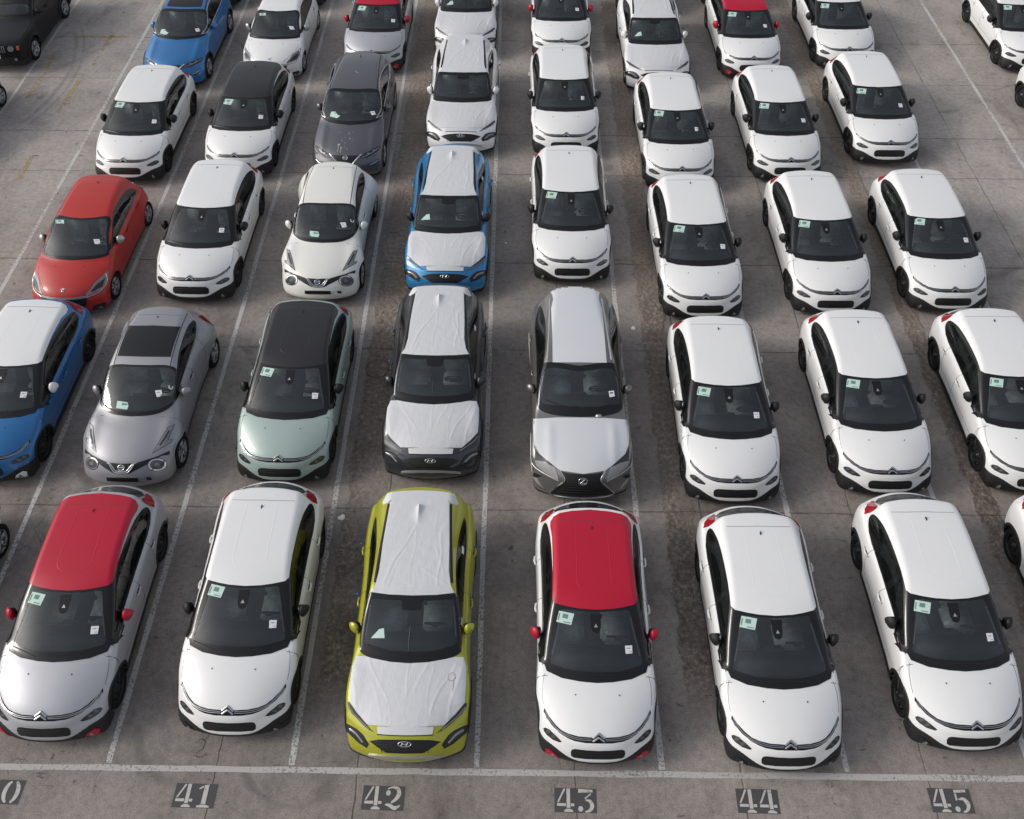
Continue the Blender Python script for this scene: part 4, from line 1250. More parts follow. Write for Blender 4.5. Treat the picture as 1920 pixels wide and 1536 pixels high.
def make_suv():
    s = Car(spec_suv(), 4.61, 0.0)
    tr = TR['KONA']; r = s.root
    arch_liner(s, .055, .014, .34, lambda ax: .23 + .04*sstep(.5, .9, ax), .5)
    s.windscreen(tr, M['frit'])
    outline = [(1.38,1.02),(2.2,1.045),(3.1,1.10),(3.6,1.17),(3.68,1.22),(3.4,1.30),(2.9,1.38),(2.3,1.37),(2.0,1.27),(1.72,1.155)]
    front = [(1.66,1.06),(2.36,1.085),(2.38,1.335),(2.12,1.275),(1.88,1.18)]
    rear = [(2.46,1.09),(3.15,1.14),(3.5,1.19),(3.3,1.28),(2.9,1.345),(2.48,1.35)]
    s.sidewindows(outline, [front, rear], M['gloss_black'])
    hc = [(0.0,1.25,0.0,.75,.007,.012),(-.62,1.33,-.30,.70,.007,.02),(.28,1.25,.12,.85,.006,.02),(.38,1.25,.30,.55,.005,.015),
          (.72,1.25,.35,.55,.009,.02),(.80,1.2,.62,.45,.010,.03),(.84,.62,.60,.52,.006,.012),(.84,.74,.62,.64,.006,.012),(-.55,1.0,-.35,.45,.004,.02),
          (-.25,.33,-.20,.42,.008,.012),(-.12,.36,.05,.42,.007,.012),(.10,.32,.14,.41,.007,.012),(.22,.36,.36,.41,.006,.012),(-.86,1.0,-.72,.45,.008,.03)]
    def dzh(x, y, z): return film_waves(x, y, z, hc)
    def full(p): return [tuple(q) for q in p] + [(-q[0], q[1]) for q in p[::-1] if q[0] > 0]
    z, p = tr['hoodfilm']
    s.patch(full(p), z, 'V', .010, .015, half=False, dz=dzh).obj('bonnet_film', M['film'], r, custom=False)
    z, p = tr['strip']
    s.patch(p, z, 'V', .008, .03).obj('nose_film', M['film'], r)
    z, p = tr['slot']
    s.patch(p, z, 'V', .010, .03, skirt=.004).obj('nose_slot', M['gloss_black'], r)
    rc = [(-.50,2.35,-.02,3.3,.009,.02),(-.42,2.3,-.15,2.9,.006,.015),(.0,3.35,-.06,2.3,.005,.015),(.40,2.3,.42,3.2,.009,.02),
          (.50,2.45,.30,3.0,.007,.014),(.55,2.3,.15,2.6,.006,.02),(-.60,2.6,-.55,3.6,.006,.015),(.30,3.6,.36,2.7,.005,.01),(-.3,2.2,.3,2.3,.004,.015)]
    def dzr(x, y, z):
        a = film_waves(x, y, z, rc)
        t = (y - 3.30) / .46
        if 0 < t < 1:
            hgt = .085 * (t**1.2 if t < .9 else (1-t)/.1*.88)
            a += hgt * math.exp(-(abs(x)/(.018 + .06*(1-t)))**1.2)
        return a
    z, p = tr['rooffilm']
    s.patch(full(p), z, 'V', .010, .015, half=False, dz=dzr).obj('roof_film', M['film'], r, custom=False)
    z, p = tr['spoiler']
    s.patch([(a, b if b < 3.99 else 3.99 + (b - 3.99)*.55) for a, b in p], z, 'T', .010, .02).obj('spoiler_film', M['film'], r)
    z, p = tr['rail']
    s.line(p, .055, z, 'V', .004, .012).obj('roof_rail_strip', M['plastic'], r)
    z, p = tr['tail']
    s.line(p, .035, z, 'V', .004, .008).obj('tail_light', M['tail'], r)
    z, p = tr['drl']
    g = s.patch(p, z, 'V', .004, .015, half=False)
    for q in (g, g.mirror()): q.obj('running_light', M['lamp_dark'], r)
    z, p = tr['drlchrome']
    g = s.line(p, .016, z, 'V', .006, .005, both=False)
    for q in (g, g.mirror()): q.obj('light_strip', M['lamp_clear'], r)
    z, p = tr['lamp']
    g = s.patch(inset(p, -.022), z, 'V', .007, .015, half=False)
    for q in (g, g.mirror()): q.obj('lamp_cladding', M['plastic'], r)
    g = s.patch(p, z, 'V', .010, .015, half=False)
    for q in (g, g.mirror()): q.obj('headlight', M['lamp_dark'], r)
    z, p = tr['lampchrome']
    g = s.line(p, .040, z, 'V', .013, .006, both=False)
    for q in (g, g.mirror()): q.obj('headlight_strip', M['lamp_clear'], r)
    z, p = tr['grille']
    gr = s.patch(p, z, 'V', .004, .02).obj('grille', M['grille'], r)
    g = Geo()
    for k in range(4):
        t = .2 + .2*k
        yy = p[0][1]*(1-t) + p[-1][1]*t; w = .46 - .16*t
        q = s.line([(0, yy), (w*.6, yy+.004), (w, yy+.01)], .008, z, 'V', .006, .006, step=.05); g.add(q.V, q.F, q.N)
    for k in range(1, 9):
        x = .05*k
        q = s.line([(x, p[0][1]-.01), (x*.85, p[-1][1]+.015)], .006, z, 'V', .005, .005, step=.05); g.add(q.V, q.F, q.N)
    g.obj('grille_mesh', M['plastic'], gr)
    oval_badge(s, (0, .178), .098, .036, .66, 'h')
    z, p = tr['lip']
    s.patch(p, z, 'V', .020, .03, skirt=.03).obj('skid_plate', M['satin'], r)
    gaps(s, [[(1.16,.95),(1.18,.7),(1.25,.36)], [(2.42,1.04),(2.44,.7),(2.40,.36)], [(3.2,1.12),(3.15,.85),(3.02,.6)]])
    shark_none = None
    mirrors(s, .915, 1.80, 1.06, M['lime'], (.086, .09, .145), .83)
    handles(s, [(2.22, .86), (3.12, .90)], M['lime'], tags=True)
    # black mirror housing block on the glass
    z, p = tr['house']
    s.patch(p, z, 'V', .008, .04, skirt=.004).obj('sensor_housing', M['frit'], r)
    bonnet_wiper(s, [(-.66,1.44),(-.35,1.35),(.05,1.30)], [(-.1,1.32),(.3,1.32),(.6,1.38)], 1.2)
    g = s.line([(-.02,1.30),(-.015,1.55),(.0,1.82)], .010, 1.2, 'V', .006, .003, both=False, taper=True)
    g.obj('film_cord', M['gloss_black'], r)
    for (y, z) in ((1.80, 1.12), (3.0, 1.22)):
        g = s.patch([(y, z-.035), (y+.13, z-.03), (y+.13, z+.035), (y, z+.03)], 0, 'S', .006, .05, half=False, skirt=.001)
        g.obj('side_label', M['paper'], r)
    wheels(s, .33, M['steel_black'], 'alloy', .925)
    cabin(s, 1.22, 1.04, .82, 2.2, .58, 3.05, 1.4, True)
    z, q = tr['paper']
    stick(s, [(a, b) for a, b in q], z, 'green_paper', M['green'], off=.004)
    s.shell(M['lime'])
    return s

def bonnet_wiper(s, a, b, z):
    for p in (a, b):
        s.line(p, .016, z, 'V', .012, .014, both=False).obj('wiper', M['gloss_black'], s.root)

def gaps(s, lines, extra=()):
    g = Geo()
    for pl in lines:
        q = s.line(pl, .007, 0, 'S', .001, .001); g.add(q.V, q.F, q.N)
    for pl, z in extra:
        q = s.line(pl, .006, z, 'V', .001, .001); g.add(q.V, q.F, q.N)
    g.obj('panel_gaps', M['seam'], s.root)

def oval_badge(s, c, rx, ry, z, kind):
    g = Geo()
    ring = [(c[0]+rx*math.cos(t), c[1]+ry*math.sin(t)) for t in [i*math.pi/12 for i in range(25)]]
    q = s.line(ring, .012 if kind != 'n' else .018, z, 'V', .010, .008, both=False, step=.5); g.add(q.V, q.F, q.N)
    if kind == 'h':
        for pl in ([(c[0]-.5*rx, c[1]-.55*ry), (c[0]-.28*rx, c[1]+.5*ry)], [(c[0]+.28*rx, c[1]-.5*ry), (c[0]+.5*rx, c[1]+.55*ry)], [(c[0]-.5*rx, c[1]-.05*ry), (c[0]+.5*rx, c[1]+.1*ry)]):
            q = s.line(pl, .016, z, 'V', .011, .008, both=False, step=.5); g.add(q.V, q.F, q.N)
    if kind == 'n':
        q = s.line([(c[0]-rx*1.15, c[1]), (c[0]+rx*1.15, c[1])], .030, z, 'V', .012, .008, both=False, step=.5); g.add(q.V, q.F, q.N)
    if kind == 'l':
        for pl in ([(c[0]-.35*rx, c[1]+.55*ry), (c[0]+.55*rx, c[1]+.6*ry)], [(c[0]+.5*rx, c[1]+.55*ry), (c[0]-.5*rx, c[1]-.45*ry)], [(c[0]-.5*rx, c[1]-.5*ry), (c[0]+.55*rx, c[1]-.5*ry)]):
            q = s.line(pl, .016, z, 'V', .011, .008, both=False, step=.5); g.add(q.V, q.F, q.N)
    g.obj('badge', M['chrome'], s.root)

def spec_round():    # small crossover with lamps on top of bulging wings
    return dict(name='parked_car',
        profile=[(.30,.2),(.10,.21),(.03,.28),(.0,.36),(.02,.46),(.06,.56),(.12,.65),(.18,.72),(.27,.79),(.45,.87),(.72,.955),(.95,1.01),(1.06,1.045),(1.2,1.11),(1.6,1.28),(1.95,1.41),(2.12,1.46),(2.4,1.52),(2.8,1.55),(3.15,1.54),(3.4,1.505),(3.56,1.475),(3.60,1.44),(3.62,1.37),(3.8,1.2),(3.97,1.05),(4.08,.9),(4.12,.6),(4.1,.35),(3.9,.22)],
        sweep=[(0,.32),(.5,.40),(.9,.42),(1.3,.36),(1.7,.22),(2.05,.10),(2.8,0),(3.3,-.10),(3.6,-.30),(4.1,-.40)],
        sweepz=[(0.1,.16),(.3,.24),(.5,.30),(.7,.36),(.9,.40)],
        plan=[(0,.93),(.5,.97),(.9,.97),(1.5,.93),(2.4,.92),(3.2,.95),(3.6,.95),(4.0,.90)],
        crown=[(0,.02),(.5,.02),(1.2,.03),(2.2,.035),(3.0,.05),(4,.06)],
        side=[(0,.84),(.3,.89),(.5,.915),(.7,.915),(.85,.89),(.97,.84),(1.04,.775)],
        belt=[(0,1.2),(.8,1.14),(1.2,1.05),(1.6,1.04),(2.6,1.06),(3.2,1.12),(3.7,1.2),(4.2,1.2)],
        roofw=[(0,.70),(1.2,.68),(2.0,.64),(2.8,.60),(3.5,.53),(4.2,.46)], zr=1.46,
        round=[(0,.10),(.5,.10),(1.0,.08),(1.4,.08),(2,.09),(3.3,.12),(4.0,.16)],
        axles=(.82, 3.35), wz=.33, arch=.385,
        flare=[(.82,.68,.38,.30,.055),(3.38,.78,.42,.32,.105)],
        ridge=[(.74,.15,.35,1.15,.045)],
        dent=[(.62,.28,.52,.13,.12,.12,.020)])

def make_round():
    s = Car(spec_round(), 1.79, 9.80)
    tr = TR['JUKE']; r = s.root
    arch_liner(s, .012, .006, .26, lambda ax: .22 + 0*ax, .3, paintname='pearl')
    s.windscreen(tr, M['frit'])
    outline = [(1.42,1.06),(2.2,1.07),(3.0,1.15),(3.32,1.26),(3.34,1.33),(3.0,1.41),(2.4,1.42),(2.05,1.34),(1.75,1.21)]
    front = [(1.58,1.10),(2.26,1.11),(2.28,1.375),(2.1,1.32),(1.86,1.21)]
    rear = [(2.36,1.115),(2.95,1.18),(3.24,1.28),(2.98,1.365),(2.38,1.39)]
    s.sidewindows(outline, [front, rear], M['gloss_black'])
    z, p = tr['ditch']
    s.line(p, .016, z, 'V', .001, .003).obj('roof_trim', M['gloss_black'], r)
    z, p = tr['head']
    g = s.patch(p, z, 'V', .003, .02, half=False)
    for q in (g, g.mirror()): q.obj('headlight_border', M['gloss_black'], r)
    g = s.patch(inset(p, .010), z, 'V', .007, .02, half=False)
    for q in (g, g.mirror()): q.obj('headlight', M['lamp_clear'], r)
    g = s.line([(.74,.82),(.70,.66),(.63,.46)], .035, z, 'V', .009, .004, both=False)
    for q in (g, g.mirror()): q.obj('reflector', M['lamp_dark'], r)
    z, p = tr['grille']
    s.patch(p, z, 'V', .004, .02).obj('grille', M['grille'], r)
    g = Geo()
    for key, w in (('vee', .022), ('vee2', .022)):
        z, p = tr[key]
        q = s.line(p, w, z, 'V', .010, .012); g.add(q.V, q.F, q.N)
    g.obj('chrome_grille_frame', M['chrome'], r)
    oval_badge(s, (0, .175), .062, .066, .68, 'n')
    z = .55
    for k, (rr, mm, oo, nm) in enumerate(((.158, 'gloss_black', .003, 'round_lamp_border'), (.146, 'chrome', .006, 'round_lamp_ring'), (.115, 'reflector', .010, 'round_headlight'), (.045, 'lamp_clear', .013, 'reflector'))):
        e = [(.615 + rr*math.cos(t), .365 + rr*1.15*math.sin(t)) for t in [i*math.pi/10 for i in range(20)]]
        g = s.patch(e, z, 'V', oo, .02, half=False, skirt=.008)
        for q in (g, g.mirror()): q.obj(nm, M[mm], r)
    z, p = tr['plate']
    s.patch([(0, .10), (.29, .105), (.29, .20), (0, .205)], .38, 'V', .018, .03, skirt=.03).obj('blank_plate_holder', M['gloss_black'], r)
    z, p = tr['cap']
    s.patch(p, z, 'V', .006, .03, half=False).obj('tow_eye_cap', M['plastic'], r)
    z, p = tr['brake']
    s.patch(p, z, 'V', .006, .03, half=False).obj('brake_light', M['tail'], r)
    g = s.patch([(.64,3.60),(.76,3.52),(.86,3.62),(.86,3.84),(.72,3.98),(.62,3.86)], 0, 'T', .014, .02, half=False, maxe=.3)
    for q in (g, g.mirror()): q.obj('tail_light', M['tail'], r)
    gaps(s, [[(1.12,1.0),(1.16,.7),(1.22,.3)], [(2.32,1.08),(2.34,.7),(2.30,.3)], [(3.05,1.16),(2.98,.9),(2.86,.66)]],
         [([(0,3.33),(.45,3.30)], 1.5), ([(0,.99),(.35,1.03),(.62,1.16)], 1.2)])
    shark(s, 0, 3.22, .06, .035)
    mirrors(s, .885, 1.72, 1.04, M['pearl'], (.084, .09, .135), .80)
    handles(s, [(2.12, .90)], M['pearl'])
    bonnet_wiper(s, [(-.62,1.19),(-.45,1.08),(-.25,1.0)], [(-.15,1.02),(.2,1.0),(.5,1.05)], 1.2)
    wheels(s, .33, M['alloy'], 'alloy', .905)
    cabin(s, 1.08, 1.05, .78, 2.05, .58, 2.85, 1.4, True)
    papers(s, tr)
    z, p = tr['squig']
    s.line(p, .014, z, 'V', .005, .002, both=False).obj('chalk_mark', M['paper'], r)
    s.shell(M['pearl'])
    return s

def spec_compact():
    return dict(name='parked_car',
        profile=[(.30,.18),(.08,.19),(.01,.27),(-.01,.38),(.0,.5),(.03,.58),(.07,.66),(.16,.735),(.35,.82),(.6,.90),(.82,.955),(.93,1.0),(1.05,1.05),(1.5,1.235),(1.88,1.36),(2.1,1.405),(2.4,1.44),(2.7,1.455),(3.1,1.445),(3.35,1.41),(3.52,1.375),(3.54,1.33),(3.58,1.26),(3.75,1.07),(3.88,.92),(3.93,.75),(3.92,.4),(3.8,.2)],
        sweep=[(0,.36),(.4,.42),(.8,.36),(1.2,.30),(1.5,.22),(1.95,.12),(2.6,0),(3.2,-.06),(3.5,-.25),(3.9,-.32)],
        sweepz=[(0.1,.18),(.3,.24),(.5,.30),(.7,.38),(.9,.42)],
        plan=[(0,.94),(.5,.985),(.85,1.0),(1.5,.975),(2.4,.975),(3.2,1.0),(3.6,.96),(3.95,.9)],
        crown=[(0,.02),(.5,.03),(1.2,.03),(2.2,.03),(3.0,.035),(4,.04)],
        side=[(0,.83),(.3,.87),(.5,.885),(.65,.885),(.8,.87),(.9,.85),(.98,.81)],
        belt=[(0,1.15),(.7,1.08),(1.05,.99),(1.5,.98),(2.6,1.0),(3.3,1.06),(4,1.1)],
        roofw=[(0,.68),(1.1,.66),(1.9,.61),(2.8,.60),(3.4,.55),(4,.5)], zr=1.37,
        round=[(0,.10),(.5,.10),(1.0,.08),(1.4,.07),(2,.08),(3.3,.11),(3.9,.15)],
        axles=(.80, 3.34), wz=.31, arch=.36,
        flare=[(.80,.5,.40,.28,.022),(3.34,.55,.40,.28,.025)])

def make_compact():
    s = Car(spec_compact(), -3.76, 9.38)
    tr = TR['P208']; r = s.root
    arch_liner(s, .010, .005, .22, lambda ax: .2 + 0*ax, .25)
    s.windscreen(tr, M['frit'])
    outline = [(1.22,.99),(2.2,1.0),(3.0,1.04),(3.24,1.11),(3.24,1.18),(3.0,1.29),(2.3,1.335),(1.95,1.27),(1.6,1.13)]
    front = [(1.42,1.03),(2.2,1.04),(2.22,1.29),(1.98,1.235),(1.7,1.12)]
    rear = [(2.3,1.04),(2.95,1.075),(3.14,1.14),(2.95,1.24),(2.32,1.30)]
    s.sidewindows(outline, [front, rear], M['gloss_black'])
    z, p = tr['head']
    g = s.patch(p, z, 'V', .004, .015, half=False)
    for q in (g, g.mirror()): q.obj('headlight', M['chrome'] if False else M['lamp_clear'], r)
    z, p = tr['headin']
    g = s.patch(p, z, 'V', .008, .015, half=False, skirt=.004)
    for q in (g, g.mirror()): q.obj('lamp_bezel', M['lamp_dark'], r)
    g = s.line([(.80,.73),(.83,.50),(.72,.17),(.50,-.02)], .014, .75, 'V', .010, .004, both=False)
    for q in (g, g.mirror()): q.obj('running_light', M['chrome'], r)
    z, p = tr['grille']
    gr = s.patch(p, z, 'V', .004, .02).obj('grille', M['grille'], r)
    g = Geo()
    for k in range(4):
        yy = .0 - .07*k
        q = s.line([(0, yy), (.25, yy+.02), (.42 - .03*k, yy+.04)], .010, z, 'V', .006, .006, step=.05); g.add(q.V, q.F, q.N)
    g.obj('grille_bar', M['plastic'], gr)
    z, p = tr['bar']
    s.patch(p, z, 'V', .012, .02, skirt=.015).obj('chrome_bar', M['satin'], r)
    z, p = tr['fog']
    g = s.patch(p, z, 'V', .004, .015, half=False)
    for q in (g, g.mirror()): q.obj('fog_surround', M['grille'], r)
    e = [(.70+.035*math.cos(t), .05+.03*math.sin(t)) for t in [i*math.pi/5 for i in range(10)]]
    g = s.patch(e, .38, 'V', .008, .02, half=False, skirt=.004)
    for q in (g, g.mirror()): q.obj('fog_light', M['lamp_clear'], r)
    # rearing lion badge, a few strokes
    g = Geo(); c = (0, tr['logo'][1][0][1])
    for pl in ([(-.02,-.05),(-.01,.0),(.02,.035),(.0,.06)], [(-.01,.0),(-.05,.02)], [(.0,.02),(-.04,.05)], [(-.01,-.01),(.03,-.045)], [(.02,.0),(.05,.02),(.045,.05)]):
        q = s.line([(c[0]+a, c[1]+b) for a, b in pl], .016, .72, 'V', .006, .006, both=False, step=.02); g.add(q.V, q.F, q.N)
    g.obj('badge', M['chrome'], r)
    for x, y in tr['noz']:
        e = [(x+.011*math.cos(t), y+.012*math.sin(t)) for t in [i*math.pi/4 for i in range(8)]]
        s.patch(e, .95, 'V', .006, .02, half=False, skirt=.01).obj('washer_nozzle', M['plastic'], r)
    gaps(s, [[(1.0,.92),(1.03,.65),(1.08,.25)], [(2.26,1.0),(2.28,.65),(2.24,.25)], [(2.95,1.04),(2.92,.8),(2.80,.55)]],
         [([(0,3.32),(.45,3.30)], 1.45), ([(.40,-.0),(.60,.36),(.72,.66),(.75,.86)], .85)])
    g = Geo()
    for sg in (1,):
        q = s.line([(.12,.18),(.17,.40),(.20,.55)], .02, .8, 'V', .000, .004, taper=True); g.add(q.V, q.F, q.N)
    shark(s, 0, 3.12, .07, .045)
    mirrors(s, .90, 1.62, 1.0, M['satin'], (.084, .09, .135), .80)
    handles(s, [(2.05, .84), (2.86, .88)], M['orange_red'])
    bonnet_wiper(s, [(-.66,.93),(-.45,.83),(-.22,.76)], [(-.15,.80),(.2,.78),(.5,.84)], 1.15)
    g = s.patch([(.62,.80),(.80,.88),(.82,1.02),(.70,.98)], 1.0, 'V', .010, .02, half=False)
    wheels(s, .31, M['alloy'], 'alloy', .875)
    cabin(s, .95, 1.0, .76, 1.95, .52, 2.75, 1.3)
    papers(s, tr)
    tl = [(3.62,.86),(3.80,.84),(3.86,.98),(3.66,1.0),(3.5,.94)]
    g = s.patch(tl, 0, 'S', .008, .02, half=False, maxe=.3)
    for q in (g, g.mirror()): q.obj('tail_light', M['tail'], r)
    s.shell(M['orange_red'])
    return s

def spec_mid():
    return dict(name='parked_car',
        profile=[(.35,.2),(.10,.21),(.03,.3),(.02,.45),(.05,.6),(.12,.70),(.2,.79),(.4,.88),(.8,.98),(1.05,1.03),(1.2,1.075),(1.32,1.13),(1.8,1.33),(2.2,1.48),(2.4,1.53),(2.7,1.565),(3.1,1.585),(3.6,1.57),(4.0,1.52),(4.2,1.475),(4.22,1.43),(4.22,1.35),(4.3,1.15),(4.36,.95),(4.39,.7),(4.35,.4),(4.15,.22)],
        sweep=[(0,.34),(.5,.34),(1.0,.36),(1.4,.30),(1.8,.18),(2.25,.08),(2.9,0),(3.6,-.05),(4.1,-.22),(4.4,-.30)],
        sweepz=[(0.1,.18),(.3,.22),(.5,.28),(.7,.34),(.9,.36)],
        plan=[(0,.94),(.5,.985),(.95,1.0),(1.5,.98),(2.8,.98),(3.5,1.0),(4.0,.96),(4.4,.9)],
        crown=[(0,.02),(.5,.03),(1.2,.03),(2.2,.03),(3.0,.035),(4.4,.04)],
        side=[(0,.86),(.3,.90),(.5,.92),(.7,.92),(.85,.905),(.97,.88),(1.08,.84)],
        belt=[(0,1.25),(.9,1.16),(1.3,1.08),(1.8,1.07),(3.0,1.10),(3.8,1.17),(4.4,1.2)],
        roofw=[(0,.70),(1.3,.68),(2.2,.655),(3.2,.60),(4.0,.55),(4.4,.5)], zr=1.5,
        round=[(0,.09),(.5,.09),(1.0,.08),(1.4,.06),(2,.06),(3.5,.09),(4.3,.14)],
        axles=(.93, 3.58), wz=.35, arch=.41,
        flare=[(.93,.5,.46,.32,.02),(3.58,.55,.46,.32,.02)],
        ridge=[(.66,.10,.4,1.3,.022)])

def make_mid():
    s = Car(spec_mid(), 1.82, 14.27)
    tr = TR['QASH']; r = s.root
    arch_liner(s, .045, .010, .30, lambda ax: .26 + 0*ax, .4)
    s.windscreen(tr, M['frit'])
    outline = [(1.5,1.10),(2.4,1.115),(3.2,1.15),(3.8,1.25),(3.86,1.30),(3.5,1.39),(2.9,1.465),(2.35,1.43),(1.95,1.265)]
    front = [(1.72,1.14),(2.46,1.155),(2.48,1.40),(2.3,1.36),(2.02,1.24)]
    rear = [(2.56,1.16),(3.2,1.19),(3.68,1.275),(3.4,1.36),(2.9,1.435),(2.58,1.435)]
    s.sidewindows(outline, [front, rear], M['gloss_black'])
    g = s.line(outline + [outline[0]], .016, 0, 'S', .008, .004, both=False)
    g = g.both(); g.obj('chrome_window_line', M['chrome'], r)
    z, p = tr['groove']
    s.line(p, .035, z, 'V', .002, .006).obj('roof_rail', M['gloss_black'], r)
    z, p = tr['head']
    g = s.patch(p, z, 'V', .004, .015, half=False)
    for q in (g, g.mirror()): q.obj('headlight', M['lamp_dark'], r)
    g = s.line([(.82,.60),(.68,.40),(.50,.22),(.42,.17)], .022, .8, 'V', .008, .004, both=False)
    for q in (g, g.mirror()): q.obj('running_light', M['lamp_clear'], r)
    for cx, cy in ((.70, .47), (.57, .33)):
        e = [(cx+.035*math.cos(t), cy+.04*math.sin(t)) for t in [i*math.pi/5 for i in range(10)]]
        g = s.patch(e, .8, 'V', .008, .02, half=False, skirt=.004)
        for q in (g, g.mirror()): q.obj('reflector', M['lamp_clear'], r)
    z, p = tr['grille']
    s.patch(p, z, 'V', .004, .02).obj('grille', M['grille'], r)
    z, p = tr['vee']
    s.line(p, .035, z, 'V', .010, .012).obj('chrome_grille_frame', M['chrome'], r)
    oval_badge(s, (0, .24), .062, .080, .72, 'n')
    g = s.patch([(.53,-.02),(.70,.10),(.82,.30),(.80,.14),(.66,-.05)], .68, 'V', .004, .02, half=False)
    for q in (g, g.mirror()): q.obj('fog_surround', M['grille'], r)
    g = s.line([(.60,.0),(.72,.10),(.80,.22)], .02, .68, 'V', .008, .006, both=False)
    for q in (g, g.mirror()): q.obj('chrome_fog_strip', M['chrome'], r)
    gaps(s, [[(1.22,1.02),(1.26,.7),(1.32,.32)], [(2.52,1.1),(2.55,.7),(2.5,.32)], [(3.35,1.18),(3.28,.9),(3.15,.66)]])
    shark(s, 0, 3.82, .16, .07, M['graphite'])
    mirrors(s, .93, 2.02, 1.08, M['graphite'], (.084, .09, .135), .84)
    handles(s, [(2.34, .94), (3.2, .98)], M['graphite'])
    bonnet_wiper(s, [(-.60,1.26),(-.35,1.13),(.0,1.08)], [(-.1,1.08),(.3,1.10),(.6,1.2)], 1.25)
    wheels(s, .345, M['alloy'], 'alloy', .91)
    cabin(s, 1.25, 1.08, .80, 2.3, .62, 3.15, 1.4)
    papers(s, tr)
    s.shell(M['graphite'])
    return s

def spec_large():
    return dict(name='parked_car',
        profile=[(.35,.2),(.12,.2),(.06,.28),(.02,.4),(.04,.55),(.08,.70),(.14,.80),(.24,.87),(.5,.95),(.9,1.02),(1.2,1.055),(1.32,1.08),(1.42,1.12),(1.8,1.29),(2.2,1.47),(2.4,1.54),(2.7,1.59),(3.1,1.62),(3.6,1.62),(4.1,1.575),(4.40,1.53),(4.43,1.49),(4.42,1.42),(4.52,1.2),(4.6,1.0),(4.64,.8),(4.62,.45),(4.4,.25)],
        sweep=[(0,.34),(.5,.30),(1.0,.20),(1.4,.20),(1.8,.14),(2.25,.08),(2.9,0),(3.8,-.05),(4.2,-.25),(4.6,-.32)],
        sweepz=[(0.1,.16),(.3,.22),(.5,.28),(.7,.34),(.9,.40)],
        plan=[(0,.93),(.5,.985),(.95,1.0),(1.5,.97),(2.8,.97),(3.6,1.0),(4.1,.95),(4.6,.87)],
        crown=[(0,.02),(.5,.03),(1.2,.03),(2.2,.03),(3.0,.035),(4.6,.04)],
        side=[(0,.87),(.3,.92),(.5,.94),(.7,.945),(.85,.93),(.97,.905),(1.08,.86)],
        belt=[(0,1.28),(.9,1.18),(1.35,1.08),(1.8,1.08),(3.0,1.12),(3.9,1.2),(4.6,1.25)],
        roofw=[(0,.74),(1.4,.71),(2.2,.67),(3.2,.62),(4.1,.56),(4.6,.5)], zr=1.5,
        round=[(0,.08),(.5,.09),(1.0,.08),(1.4,.06),(2,.06),(3.5,.09),(4.4,.14)],
        axles=(.94, 3.60), wz=.365, arch=.425,
        flare=[(.94,.5,.48,.34,.022),(3.60,.6,.5,.36,.028)],
        ridge=[(.60,.09,.4,1.2,.018)])

